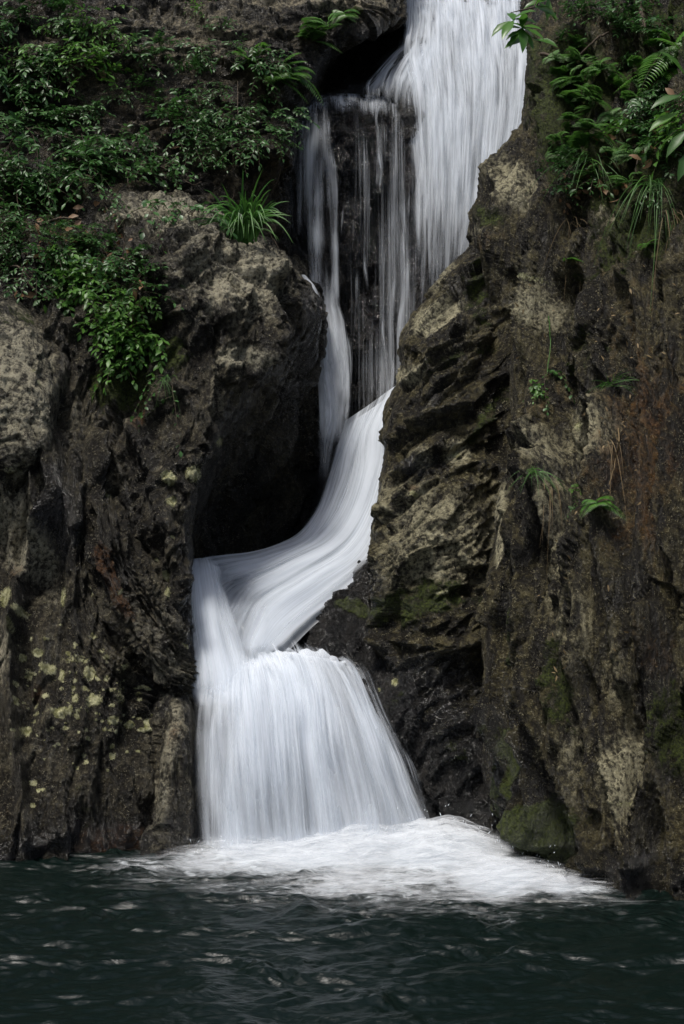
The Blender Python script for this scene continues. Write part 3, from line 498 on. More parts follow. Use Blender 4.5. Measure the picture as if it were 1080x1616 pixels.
# depth map of the rocks, used to find where plants root
CELL = 6
_zb = {}
def build_index():
    for V, Nn in SURF:
        px, py = proj(V); ix = (px//CELL).astype(int); iy = (py//CELL).astype(int)
        ok = (px > -120) & (px < 1200) & (py > -120) & (py < 1616)
        ix, iy, vy = ix[ok], iy[ok], V[ok, 1]; Vo, No = V[ok], Nn[ok]
        key = iy*1000+ix; od = np.lexsort((vy, key)); k = key[od]; first = np.r_[True, k[1:] != k[:-1]]
        for kk, j in zip(k[first], od[first]):
            if kk not in _zb or _zb[kk][0][1] > Vo[j, 1]: _zb[kk] = (Vo[j], No[j])
def at(px, py):
    for r in range(12):
        best = None
        for dx in range(-r, r+1):
            for dy in range(-r, r+1):
                if max(abs(dx), abs(dy)) != r: continue
                h = _zb.get((int(py//CELL)+dy)*1000+int(px//CELL)+dx)
                if h is not None and (best is None or h[0][1] < best[0][1]): best = h
        if best is not None:
            n = best[1]; n = n if n[1] < 0.3 else -n
            return best[0].copy(), n/np.linalg.norm(n)
build_index()

# ------------------------------------------------------------------ falling water
def water_sheet(name, rows, mat, parent, step=.02, off=0., ridge=.02, edge=.12, top=.0, bot=.0, dens=None, dmax=1., seed=0, kr=14):
    W = surf(rows, step); n = normals(W); n = np.where((n[..., 1:2] > 0), -n, n) if np.mean(n[..., 1]) > 0 else n
    h, w_ = W.shape[:2]
    u = np.linspace(0, 1, w_)[None].repeat(h, 0); v = np.linspace(0, 1, h)[:, None].repeat(w_, 1)
    width = np.linalg.norm(np.diff(W, axis=1), axis=2).sum(1).mean(); ln = np.linalg.norm(np.diff(W, axis=0), axis=2).sum(0).mean()
    q = np.stack([u*width*kr, v*ln*1.1, u*0+seed*3.3], -1)
    fd_ = sst(0, .14, v)*sst(0, .12, u)*sst(0, .12, 1-u)
    W = W+n*(off+fd_*(ridge*fbm(q, 2, .5)+ridge*1.4*fbm(q*np.array([.3, 1, 1])+9, 2)))[..., None]
    jag = fbm(np.stack([v*ln*1.5, v*0+seed, v*0], -1), 3)*edge*.8
    d = sst(0, edge, u+jag*.5)*sst(0, edge, 1-u-jag*.5) if edge > 0 else np.ones_like(u)
    if top: d *= sst(0, top, v)
    if bot: d *= sst(0, bot, 1-v)
    if dens is not None: d = d*dens(u, v, *proj(W))
    d = np.clip(d*dmax, 0, 1)
    uv = np.stack([u*width, v*ln], -1)
    me = grid_mesh(name, W, {'d': np.stack([d, d, d, d*0+1], -1)}, uv)
    return link(name, me, mat, parent)
def root(name, loc, label, cat, group=None):
    o = bpy.data.objects.new(name, None); COL.objects.link(o); o.empty_display_size = .2
    # children are modelled in place coordinates, so the root stays at the origin of the place
    return tag(o, label, cat, group)

WM = [water_mat('white_water_a', 22, 1.1, .38, 1.0, dens=.9, seed=1), water_mat('white_water_b', 34, 1.6, .55, 1.05, dens=.85, seed=2), water_mat('white_water_c', 50, 1.2, .62, 1.05, dens=.9, seed=3)]
WV = water_mat('thin_water', 46, .7, .48, 1.0, dens=.6, seed=4)
WS = water_mat('silky_water', 8, .45, .15, .78, dens=.97, seed=5)
WS2 = water_mat('silky_water_b', 20, .5, .45, 1.0, dens=.8, seed=6)

# main upper fall
r = root('waterfall', None, 'broad white main fall pouring from the top of the gorge', 'waterfall')
up = [
 [(618, 8, 17.6), (680, 0, 17.6), (740, 4, 17.6), (800, 6, 17.6), (850, 20, 17.4)],
 [(622, 14, 16.6), (680, 8, 16.55), (740, 10, 16.5), (800, 14, 16.5), (862, 40, 16.3)],
 [(630, 60, 16.2), (685, 50, 16.0), (745, 50, 15.95), (805, 55, 15.95), (870, 80, 15.8)],
 [(628, 110, 15.9), (685, 100, 15.6), (748, 100, 15.55), (808, 105, 15.55), (872, 120, 15.5)],
 [(636, 170, 15.4), (690, 165, 15.25), (750, 165, 15.25), (808, 170, 15.25), (865, 180, 15.2)],
 [(645, 260, 15.05), (692, 260, 14.95), (745, 260, 14.95), (800, 260, 14.95), (850, 265, 14.9)],
 [(650, 360, 14.8), (692, 360, 14.7), (738, 360, 14.7), (790, 360, 14.7), (835, 360, 14.7)],
 [(652, 460, 14.6), (690, 460, 14.5), (730, 460, 14.5), (780, 460, 14.5), (825, 460, 14.5)],
 [(640, 560, 14.3), (680, 560, 14.2), (720, 560, 14.2), (770, 560, 14.2), (815, 560, 14.2)],
 [(612, 660, 13.9), (660, 660, 13.85), (710, 660, 13.85), (760, 660, 13.85), (805, 660, 13.85)],
]
updens = lambda u, v, px, py: np.clip(1.06-.55*sst(150, 560, py)+.25*fbm(np.stack([px/40, py/130, px*0], -1), 3)-.35*sst(40, 0, np.abs(px-665))*sst(300, 500, py), 0, 1.1)
water_sheet('curtain', up, WM[0], r, off=.03, edge=.09, dens=updens, seed=1, ridge=.04)
water_sheet('curtain', up, WM[1], r, off=.10, edge=.11, dens=updens, seed=2, ridge=.05)
water_sheet('curtain', up, WM[2], r, off=.17, edge=.13, dens=updens, seed=3, ridge=.05, bot=.1)
side = [
 [(640, 84, 15.95), (652, 78, 15.9), (668, 80, 15.85), (690, 90, 15.8)],
 [(610, 108, 15.9), (630, 100, 15.75), (655, 100, 15.65), (685, 110, 15.55)],
 [(580, 138, 15.6), (605, 128, 15.5), (640, 130, 15.4), (678, 140, 15.35)],
 [(566, 158, 15.25), (592, 152, 15.2), (632, 160, 15.2), (672, 175, 15.2)],
 [(572, 200, 14.95), (600, 195, 14.9), (634, 205, 14.95), (670, 230, 15.0)],
]
water_sheet('side_spill', side, WM[0], r, off=.05, edge=.2, bot=.5, seed=4, dmax=.9)
water_sheet('side_spill', side, WM[2], r, off=.10, edge=.2, bot=.5, seed=5, dmax=.9)

# thin cascade at the left of the upper wall
r = root('waterfall', None, 'narrow white side cascade down the black wall, left of the main fall', 'waterfall')
film = [
 [(452, 166, 15.5), (500, 162, 15.5), (560, 160, 15.5), (640, 168, 15.5)],
 [(450, 180, 15.05), (500, 172, 15.05), (560, 172, 15.05), (640, 182, 15.1)],
 [(448, 206, 14.8), (500, 202, 14.75), (560, 200, 14.8), (642, 212, 15.0)],
]
water_sheet('film', film, WV, r, off=.05, edge=.15, bot=.4, dmax=.8, seed=6)
water_sheet('film', film, WM[0], r, off=.08, edge=.15, bot=.5, dmax=.62, seed=7)
nar = [
 [(488, 180, 14.95), (501, 178, 14.95), (511, 178, 14.95), (524, 182, 14.95)],
 [(489, 205, 14.75), (502, 202, 14.7), (513, 202, 14.7), (528, 206, 14.7)],
 [(486, 300, 14.55), (501, 300, 14.5), (516, 300, 14.5), (533, 300, 14.55)],
 [(492, 400, 14.4), (505, 400, 14.35), (517, 400, 14.35), (531, 400, 14.4)],
 [(499, 480, 14.25), (509, 480, 14.2), (518, 480, 14.2), (530, 480, 14.25)],
 [(500, 520, 14.1), (512, 520, 14.05), (524, 520, 14.05), (538, 525, 14.1)],
 [(509, 600, 13.9), (520, 600, 13.85), (532, 600, 13.85), (546, 605, 13.9)],
 [(515, 680, 13.55), (525, 680, 13.5), (536, 680, 13.5), (550, 685, 13.5)],
 [(514, 740, 13.25), (526, 740, 13.15), (538, 740, 13.1), (556, 745, 13.1)],
 [(508, 800, 12.95), (522, 805, 12.85), (538, 805, 12.8), (560, 810, 12.75)],
]
cd = lambda u, v, px, py: (.78+.2*sst(480, 560, py)+.35*fbm(np.stack([u*2.5, py/60, u*0+4], -1), 3))*(1-.45*blobs(px, py, [(512, 330, 6, 90), (520, 420, 5, 60)]))*sst(0, .10, v)
water_sheet('cascade', nar, WM[0], r, off=.12, edge=.24, seed=8, step=.015, dens=cd, kr=30, bot=.22)
water_sheet('cascade', nar, WM[2], r, off=.18, edge=.32, seed=9, step=.015, dens=cd, kr=30, bot=.25)
joi = [
 [(470, 440, 13.9), (478, 436, 13.9), (486, 440, 13.9)], [(482, 462, 13.8), (492, 458, 13.75), (500, 464, 13.8)],
 [(490, 490, 13.8), (502, 486, 13.75), (512, 492, 13.8)], [(500, 540, 13.8), (514, 540, 13.75), (526, 545, 13.8)], [(506, 600, 13.8), (520, 600, 13.75), (534, 605, 13.8)],
]
water_sheet('side_jet', joi, WM[0], r, off=.02, edge=.3, seed=10, step=.012, dmax=.9, bot=.2)
# water veils between the two
r = root('waterfall', None, 'faint veil of thin trickles on the black wall between cascade and main fall', 'waterfall')
veil = [[(x, y, Y+o) for x, o in ((532, 0), (570, .1), (610, .2), (662, .3))] for y, Y in ((176, 14.95), (260, 14.6), (400, 14.45), (560, 14.2), (700, 13.7))]
vd = lambda u, v, px, py: .30+.5*blobs(px, py, [(604, 230, 9, 45), (628, 420, 24, 200), (640, 600, 60, 80, 1.), (575, 330, 8, 90, .7), (560, 520, 14, 120, .6), (600, 620, 30, 70, .7), (640, 250, 14, 80, .8)])
water_sheet('veil', veil, WV, r, off=.10, edge=.1, top=.04, dens=vd, seed=11, kr=24)
water_sheet('veil', veil, WM[2], r, off=.15, edge=.1, dens=lambda *a: .85*vd(*a), seed=12, kr=24)
tr_ = np.random.default_rng(21)
for (x0, y0, y1, wd_, dm) in ((545, 180, 420, 9, .6), (560, 190, 640, 10, .55), (577, 172, 520, 12, .6), (598, 168, 330, 11, .95), (607, 250, 650, 13, .65), (590, 350, 690, 16, .5), (622, 200, 680, 12, .7), (634, 230, 690, 14, .85), (645, 180, 560, 12, .7), (570, 480, 720, 18, .5), (600, 520, 700, 22, .6), (618, 500, 690, 20, .7)):
    rows_ = []
    for q in range(7):
        yy = y0+(y1-y0)*q/6; Yv = float(np.interp(yy, [165, 176, 260, 400, 560, 700], [15.0, 14.9, 14.6, 14.45, 14.2, 13.7]))-.12; xx = x0+tr_.normal()*2.5+(x0-600)*.0*q; ww = wd_*(.7+.5*q/6)
        rows_.append([(xx-ww/2, yy, Yv+.01), (xx, yy, Yv), (xx+ww/2, yy, Yv+.01)])
    water_sheet('trickle', rows_, WM[1], r, off=.06, edge=.38, top=.06, bot=.25, dmax=dm, seed=30+x0, step=.014, kr=30)
veil2 = [[(x, y, Y) for x in (446, 462, 480, 496)] for y, Y in ((200, 14.65), (260, 14.5), (330, 14.35), (420, 14.3))]
water_sheet('veil', veil2, WV, r, off=.1, edge=.2, dmax=.5, seed=13, bot=.3)

# chute and basin
r = root('water_chute', None, 'smooth white chute curving down left through the middle of the gorge', 'waterfall')
ch = [
 [(545, 680, 13.9), (590, 650, 13.75), (640, 615, 13.6), (690, 590, 13.5)],
 [(532, 725, 13.55), (570, 705, 13.4), (610, 680, 13.25), (665, 660, 13.2)],
 [(516, 775, 13.25), (555, 765, 13.05), (600, 750, 12.95), (645, 740, 12.9)],
 [(494, 825, 12.9), (530, 822, 12.75), (572, 822, 12.65), (618, 830, 12.6)],
 [(462, 862, 12.7), (496, 866, 12.5), (535, 874, 12.35), (596, 895, 12.25)],
 [(400, 884, 12.6), (432, 896, 12.35), (470, 912, 12.15), (545, 945, 12.0)],
 [(345, 888, 12.6), (385, 910, 12.3), (425, 935, 12.05), (495, 985, 11.85)],
 [(305, 893, 12.5), (350, 920, 12.2), (395, 955, 11.95), (460, 1020, 11.7)],
 [(285, 905, 12.3), (330, 940, 12.0), (380, 985, 11.75), (435, 1045, 11.6)],
 [(283, 950, 12.0), (325, 990, 11.8), (372, 1035, 11.65), (428, 1085, 11.5)],
]
water_sheet('chute', ch, plain_mat('deep_water_mat', (.10, .115, .13), (.16, .18, .2), .25, 6), r, off=-.03, edge=0, seed=20, ridge=.02)
chd = lambda u, v, px, py: np.clip(.98-.55*blobs(px, py, [(350, 925, 45, 26, 1., 20), (410, 1035, 60, 12, .9), (375, 985, 22, 30, .6)])+.25*fbm(np.stack([u*5, v*2, u*0], -1), 3), 0, 1.1)
water_sheet('chute', ch, WS, r, off=.04, edge=.10, dens=chd, seed=14, kr=10, ridge=.03)
water_sheet('chute', ch, WS2, r, off=.09, edge=.13, dens=chd, seed=15, kr=14, ridge=.03)
# spout from the basin's left end
sp = [
 [(293, 898, 12.25), (308, 892, 12.2), (328, 892, 12.15), (350, 900, 12.1)],
 [(293, 925, 11.9), (310, 918, 11.8), (332, 918, 11.8), (356, 930, 11.9)],
 [(297, 975, 11.65), (316, 972, 11.5), (342, 972, 11.5), (372, 980, 11.65)],
 [(302, 1025, 11.45), (324, 1022, 11.3), (354, 1020, 11.3), (392, 1028, 11.5)],
 [(300, 1070, 11.3), (330, 1070, 11.1), (366, 1068, 11.1), (412, 1066, 11.25)],
 [(296, 1130, 11.1), (332, 1130, 10.95), (374, 1130, 10.92), (426, 1125, 11.0)],
]
r = root('water_spout', None, 'bright white spout dropping from the left end of the basin into the lower fan', 'waterfall')
water_sheet('spout', sp, WS, r, off=.02, edge=.26, seed=16, bot=.15, ridge=.03)
water_sheet('spout', sp, WS2, r, off=.06, edge=.3, seed=17, bot=.2, ridge=.03)
# lower fan
fan = [
 [(302, 1072, 12.15), (343, 1074, 12.15), (390, 1063, 12.2), (433, 1050, 12.2), (490, 1049, 12.15), (532, 1058, 12.1), (560, 1074, 12.05)],
 [(302, 1058, 11.7), (343, 1062, 11.7), (390, 1050, 11.7), (433, 1036, 11.7), (493, 1036, 11.65), (536, 1048, 11.6), (570, 1066, 11.6)],
 [(300, 1076, 11.2), (341, 1078, 11.15), (393, 1066, 11.15), (450, 1050, 11.15), (506, 1050, 11.2), (557, 1066, 11.3), (594, 1092, 11.4)],
 [(294, 1125, 10.95), (338, 1125, 10.8), (396, 1115, 10.75), (464, 1105, 10.8), (529, 1110, 10.9), (587, 1130, 11.05), (627, 1155, 11.3)],
 [(290, 1190, 10.8), (336, 1190, 10.65), (402, 1185, 10.55), (469, 1180, 10.6), (548, 1180, 10.7), (612, 1195, 10.9), (657, 1215, 11.2)],
 [(290, 1260, 10.7), (337, 1260, 10.55), (408, 1260, 10.45), (478, 1258, 10.48), (566, 1256, 10.6), (635, 1262, 10.8), (685, 1270, 11.1)],
 [(294, 1350, 10.6), (341, 1350, 10.45), (414, 1352, 10.38), (488, 1352, 10.4), (582, 1345, 10.5), (661, 1335, 10.7), (721, 1325, 11.0)],
]
r = root('waterfall', None, 'wide lower fan of white water spreading into the pool', 'waterfall')
fd = lambda u, v, px, py: np.clip(1.0-.22*sst(1120, 1300, py)+.75*fbm(np.stack([u*6, v*1.0, u*0+3], -1), 3)-.1*blobs(px, py, [(350, 1135, 70, 22, 1.)])-.35*sst(.16, 0, u)*sst(.15, .5, v), 0, 1.1)  # the blob thins the white to paint a shade band by the spout's foot
water_sheet('fan', fan, WM[0], r, off=.0, top=.08, edge=.13, dens=lambda u, v, px, py: fd(u, v, px, py)+.6*sst(.42, .1, v), seed=18, ridge=.05, kr=11)
water_sheet('fan', fan, WS, r, off=-.03, top=.08, edge=.16, dens=lambda u, v, px, py: .78*fd(u, v, px, py)+.6*sst(.42, .1, v), seed=21, ridge=.05, kr=11)
water_sheet('fan', fan, WM[1], r, off=.06, top=.5, edge=.17, dens=fd, seed=19, ridge=.05, kr=11)
water_sheet('fan', fan, WM[2], r, off=.12, top=.6, edge=.2, dens=fd, seed=22, ridge=.06, kr=11)

# ------------------------------------------------------------------ pool and foam
def foam_edge_weight(px, py):
    f = blobs(px, py, [(500, 1350, 190, 30, 1.05), (690, 1348, 110, 34, 1.1), (800, 1390, 95, 26, 1.), (900, 1402, 70, 16, .85), (350, 1362, 110, 20, .75), (230, 1368, 80, 14, .62), (600, 1395, 180, 28, .75), (740, 1420, 110, 18, .6), (970, 1412, 40, 8, .4), (60, 1362, 60, 3, .35), (520, 1425, 260, 22, .42), (780, 1450, 140, 26, .42), (260, 1385, 130, 22, .5), (400, 1400, 160, 24, .5), (640, 1430, 200, 16, .5), (930, 1425, 90, 14, .5)])
    return f
xs = np.concatenate([np.linspace(-14, -3.2, 60), np.linspace(-3.18, 3.18, 900), np.linspace(3.2, 14, 60)])
ys = np.concatenate([np.linspace(-6, 5.4, 60), np.linspace(5.42, 12.6, 760)])
X, Yg = np.meshgrid(xs, ys); W = np.stack([X, Yg, X*0], -1)
src = np.array([.1, 10.3]); rr_ = np.hypot(X-src[0], Yg-src[1])
amp = .45+1.1*np.exp(-rr_/3.5)
qq = np.stack([X*1.1, Yg*2.0, X*0], -1); wq = fbm(qq+4, 2)
hgt = amp*(.055*fbm(np.stack([X*2.2+wq*2, Yg*4.2+wq*2, X*0+12], -1), 3, .5)+.035*fbm(np.stack([X*1.6+wq, Yg*3.2+wq, X*0+2], -1), 3)+.02*fbm(np.stack([X*5+wq, Yg*9.5, X*0+5], -1), 3, .5)+.002*fbm(np.stack([X*14, Yg*24, X*0+8], -1), 2))
px, py = proj(np.stack([X, np.maximum(Yg, .5), X*0], -1))
fo = foam_edge_weight(px, py)*(Yg > 4)
W[..., 2] = hgt
N = NT('pool_water_mat'); tc = N.n('ShaderNodeTexCoord').outputs['Object']
m_ = N.n('ShaderNodeVertexColor', layer_name='d'); sp_ = N.n('ShaderNodeSeparateColor'); N.set(sp_.inputs[0], m_.outputs[0])
fn = N.math('ADD', N.math('MULTIPLY', N.noise(N.mapping(tc, (4, 9, 4)), 1, 8, .65, 1.2), .7), N.math('MULTIPLY', N.noise(N.mapping(tc, (16, 30, 8)), 1, 5, .6, .6), .4))
ff = N.step(N.math('ADD', N.math('ADD', N.math('MULTIPLY', N.math('SUBTRACT', fn, .55), 2.2), .5), N.math('MULTIPLY', N.math('SUBTRACT', sp_.outputs[0], .5), 1.2)), .50, 1.35)
b1n = N.noise(N.mapping(tc, (7, 12, 7)), 1, 5, .6, .5); b2n = N.noise(N.mapping(tc, (28, 46, 20)), 1, 4, .6)
bp = N.n('ShaderNodeBump', ins={'Strength': .4, 'Distance': .04, 'Height': N.math('ADD', b1n, N.math('MULTIPLY', b2n, .08))})
bw = N.n('ShaderNodeBsdfPrincipled', ins={'Base Color': (.0017, .0062, .0050, 1), 'Roughness': .33, 'IOR': 1.33, 'Normal': bp.outputs[0]})
bf = N.n('ShaderNodeBsdfDiffuse', ins={'Color': (.82, .87, .9, 1)})
mx = N.n('ShaderNodeMixShader'); N.set(mx.inputs[0], ff); N.set(mx.inputs[1], bw.outputs[0]); N.set(mx.inputs[2], bf.outputs[0]); N.set(N.out.inputs[0], mx.outputs[0])
tag(link('pool_water', grid_mesh('pool_water', W, {'d': np.stack([fo, fo, fo, fo*0+1], -1)}), N.m), kind='structure')

# heaped foam and spray: several loose shells over the churned part of the pool
def foam_mat(seed):
    N = NT('foam_mat'); tc = N.n('ShaderNodeTexCoord').outputs['Object']
    m_ = N.n('ShaderNodeVertexColor', layer_name='d'); sp_ = N.n('ShaderNodeSeparateColor'); N.set(sp_.inputs[0], m_.outputs[0])
    mp = N.n('ShaderNodeMapping'); N.set(mp.inputs[0], tc); mp.inputs['Location'].default_value = (seed*5, seed*3, seed); mp.inputs['Scale'].default_value = (3.5, 11, 8)
    nz = N.math('ADD', N.math('MULTIPLY', N.math('SUBTRACT', N.noise(mp.outputs[0], 1, 7, .62, 1.0), .5), 2.4), .5)
    a = N.math('MULTIPLY', N.step(N.math('ADD', nz, N.math('MULTIPLY', N.math('SUBTRACT', sp_.outputs[0], .5), 1.1)), .35, 1.15), N.step(sp_.outputs[0], .0, .8))
    d1 = N.n('ShaderNodeBsdfDiffuse', ins={'Color': (.88, .91, .94, 1)}); d2 = N.n('ShaderNodeBsdfTranslucent', ins={'Color': (.88, .91, .94, 1)})
    mx = N.n('ShaderNodeMixShader', ins={0: .4}); N.set(mx.inputs[1], d1.outputs[0]); N.set(mx.inputs[2], d2.outputs[0])
    tr = N.n('ShaderNodeBsdfTransparent'); mm = N.n('ShaderNodeMixShader'); N.set(mm.inputs[0], N.math('MULTIPLY', a, .42)); N.set(mm.inputs[1], tr.outputs[0]); N.set(mm.inputs[2], mx.outputs[0])
    N.set(N.out.inputs[0], mm.outputs[0]); return N.m
xs = np.linspace(-1.9, 2.3, 520); ys = np.linspace(8.6, 11.5, 340); X, Yg = np.meshgrid(xs, ys)
px, py = proj(np.stack([X, Yg, X*0], -1))
Hm = .06*blobs(px, py, [(480, 1345, 200, 14), (330, 1352, 60, 8, .4)])+.115*blobs(px, py, [(700, 1350, 76, 24), (600, 1350, 90, 18, .5)])+.07*blobs(px, py, [(790, 1388, 80, 14)])+.05*blobs(px, py, [(900, 1405, 60, 8)])
Wt = foam_edge_weight(px, py); Vs, Ds, Fs, ofs = [], [], [], 0
foam_root = tag(bpy.data.objects.new('foam', None), 'churning white foam where the lower fall hits the pool', 'foam', None, 'stuff'); COL.objects.link(foam_root)
for k in range(9):
    s = (k+1)/9
    z = Hm*s*(1+.8*fbm(np.stack([X*3, Yg*4, X*0+k*.6], -1), 3, .5))+.025*fbm(np.stack([X*6, Yg*9, X*0+k*.5], -1), 2)*Wt+.007*k+.005
    d = np.clip(Wt*(1.15-.35*s)-(.25*s)*(1-np.clip(Hm*6, 0, 1)), 0, 1)*sst(0, .06, (X-xs[0]))*sst(0, .1, Yg-ys[0])
    link('foam_layer', grid_mesh('foam_layer', np.stack([X, Yg, z], -1), {'d': np.stack([d, d, d, d*0+1], -1)}), foam_mat(k), foam_root)

# thrown drops round the foot and the sides of the falls
dr = np.random.default_rng(77); Vd, Fd, od = [], [], 0
def drop(p, d, l, w_):
    global od
    d = d/np.linalg.norm(d); a = np.cross(d, (0.2, 1, .1)); a /= np.linalg.norm(a); b = np.cross(d, a)
    Vd.append(np.array([p-d*l, p+a*w_, p+b*w_, p-a*w_, p-b*w_, p+d*l])); Fd.append(np.array([(0, 1, 2), (0, 2, 3), (0, 3, 4), (0, 4, 1), (5, 2, 1), (5, 3, 2), (5, 4, 3), (5, 1, 4)])+od); od += 6
for k in range(260):
    t = dr.random()*.61
    if t < .62:
        x = dr.choice([dr.normal(690, 45), dr.uniform(300, 680), dr.normal(830, 60)]); base = np.interp(x, [250, 600, 700, 840, 960], [1350, 1345, 1318, 1375, 1405]); Y = np.interp(x, [250, 600, 700, 840, 960], [10.3, 10.4, 10.7, 10.0, 9.5])
        h = abs(dr.normal())*(26 if x > 600 else 14); p = P(x, base-h, Y); d = np.array([dr.normal()*.6, -.2, 1.])
    elif t < .85:
        q = dr.random(); x = np.interp(q, [0, .3, 1], [590, 630, 690])+abs(dr.normal())*9; p = P(x, 1080+q*230, 11.0); d = np.array([.4, -.1, -1.])
    else:
        q = dr.random(); x = 290-abs(dr.normal())*6; p = P(x, 1090+q*240, 10.7); d = np.array([-.1, -.1, -1.])
    s_ = dr.random(); drop(p, d, .006+.022*s_*s_, .0016+.0022*dr.random())
Nd = NT('drop_mat'); bd = Nd.n('ShaderNodeBsdfPrincipled', ins={'Base Color': (.8, .85, .9, 1), 'Roughness': .2}); Nd.set(Nd.out.inputs[0], bd.outputs[0])
o_ = link('spray_drops', raw_mesh('spray_drops', np.concatenate(Vd), np.concatenate(Fd), True), Nd.m, foam_root); tag(o_, kind='stuff')

# ------------------------------------------------------------------ hill behind, ground beneath
gm = plain_mat('forest_floor_mat', (.02, .024, .01), (.06, .06, .03), .9, 1.5)
xs = np.linspace(-60, 60, 160); ys = np.linspace(17.4, 90, 90); X, Yg = np.meshgrid(xs, ys)
Z = 7.6+(Yg-17.4)*.55+1.6*fbm(np.stack([X*.15, Yg*.15, X*0], -1), 4)*sst(17.4, 22, Yg)+.12*np.abs(X)
tag(link('hill', grid_mesh('hill', np.stack([X, Yg, Z], -1)), gm), kind='structure')
for sx in (-1, 1):
    u = np.linspace(0, 1, 60)[None].repeat(80, 0); v = np.linspace(0, 1, 80)[:, None].repeat(60, 1)
    X = sx*(4.6+u*30+(1-v)*2.5+2.0*sst(.6, 0, v)); Yg = -14+v*34; Z = -1+u**.5*11+fbm(np.stack([X*.4, Yg*.4, u], -1), 3)*.9
    tag(link('hill', grid_mesh('hill', np.stack([X, Yg, Z], -1)), gm), kind='structure')
gx = np.linspace(-300, 300, 40); X, Yg = np.meshgrid(gx, gx)
tag(link('ground', grid_mesh('ground', np.stack([X, Yg, X*0-1.2], -1)), gm), kind='structure')
# ------------------------------------------------------------------ plants
ML = {k: v for k, v in dict(
    dark=leaf_mat('leaf_dark', (.022, .07, .016), (.07, .18, .04), .40, .3),
    bright=leaf_mat('leaf_bright', (.035, .11, .018), (.12, .27, .04), .42, .4),
    fern=leaf_mat('fern_green', (.035, .11, .018), (.11, .26, .04), .5, .35),
    fresh=leaf_mat('leaf_fresh', (.05, .15, .02), (.12, .28, .04), .32, .45),
    grass=leaf_mat('grass_green', (.03, .11, .02), (.11, .27, .04), .45, .35),
    straw=leaf_mat('dry_straw', (.12, .08, .035), (.30, .22, .11), .7, .2),
    dead=leaf_mat('dead_leaf', (.10, .045, .018), (.30, .18, .09), .55, .2)).items()}
M_stem = plain_mat('stem_brown', (.03, .02, .012), (.09, .065, .04), .8, 40)

def unit(v): return v/np.maximum(np.linalg.norm(v, axis=-1, keepdims=True), 1e-9)
# leaf outline: pointed, folded along the midrib, drooping
_T = np.array([(0, 0, 0), (.18, .26, .03), (.18, 0, 0), (.18, -.26, .03), (.48, .5, .05), (.48, 0, -.01), (.48, -.5, .05), (.78, .3, -.01), (.78, 0, -.05), (.78, -.3, -.01), (1, 0, -.14)])
_FT = np.array([(0, 2, 1, 1), (0, 3, 2, 2), (1, 2, 5, 4), (2, 3, 6, 5), (4, 5, 8, 7), (5, 6, 9, 8), (7, 8, 10, 10), (8, 9, 10, 10)])
def leaves_mesh(name, pos, dirs, nrm, length, width, r, mat, parent):
    pos, dirs, nrm = map(np.asarray, (pos, dirs, nrm)); L = np.broadcast_to(np.asarray(length, float), (len(pos),)); Wd = np.broadcast_to(np.asarray(width, float), (len(pos),))
    d = unit(dirs); s = unit(np.cross(nrm, d)); n = np.cross(d, s)
    V = pos[:, None]+d[:, None]*(_T[None, :, 0:1]*L[:, None, None])+s[:, None]*(_T[None, :, 1:2]*Wd[:, None, None])+n[:, None]*(_T[None, :, 2:3]*L[:, None, None])
    k = len(pos); base = (np.arange(k)*11)[:, None]
    tri = []
    for f in _FT:
        if f[2] == f[3]: tri.append(f[:3])
        else: tri += [(f[0], f[1], f[2]), (f[0], f[2], f[3])]
    tri = np.array(tri); F = (base[:, :, None]+tri[None]).reshape(-1, 3)
    c = np.repeat(r.random(k), 11); a = np.stack([c, c, c, c*0+1], -1)
    return link(name, raw_mesh(name, V.reshape(-1, 3), F, True, {'v': a}), mat, parent)
def tube_arrays(path, r0, r1, sides=5):
    path = np.asarray(path); k = len(path); t = unit(np.gradient(path, axis=0)); a = unit(np.cross(t, (0.31, .2, .93))); b = np.cross(t, a)
    rr = np.linspace(r0, r1, k)[:, None, None]; an = np.arange(sides)*2*np.pi/sides
    V = path[:, None]+rr*(a[:, None]*np.cos(an)[None, :, None]+b[:, None]*np.sin(an)[None, :, None])
    i = np.arange(k*sides).reshape(k, sides); j = np.roll(i, -1, 1)
    F = np.stack([i[:-1], j[:-1], j[1:], i[1:]], -1).reshape(-1, 4); return V.reshape(-1, 3), F
def tubes(name, paths, r0, r1, mat, parent, sides=5, attr=None):
    Vs, Fs, o = [], [], 0
    for p in paths:
        V, F = tube_arrays(p, r0, r1, sides); Vs.append(V); Fs.append(F+o); o += len(V)
    V = np.concatenate(Vs); a = None
    if attr: c = np.concatenate([np.full(len(x), random.random()) for x in Vs]); a = {'v': np.stack([c, c, c, c*0+1], -1)}
    return link(name, raw_mesh(name, V, np.concatenate(Fs), True, a), mat, parent)
def twig(p, d, length, droop, r, k=9, wob=.06):
    t = np.linspace(0, 1, k)[:, None]; d = unit(np.asarray(d, float))
    w_ = np.cumsum(r.normal(size=(k, 3)), 0)*wob*length/k; w_[0] = 0
    return p+d*t*length+np.array([0, 0, -1.])*droop*length*t**2+w_
def empty_at(name, p, label, cat, group=None):
    o = bpy.data.objects.new(name, None); COL.objects.link(o); o.location = p; o.empty_display_size = .1
    return tag(o, label, cat, group)

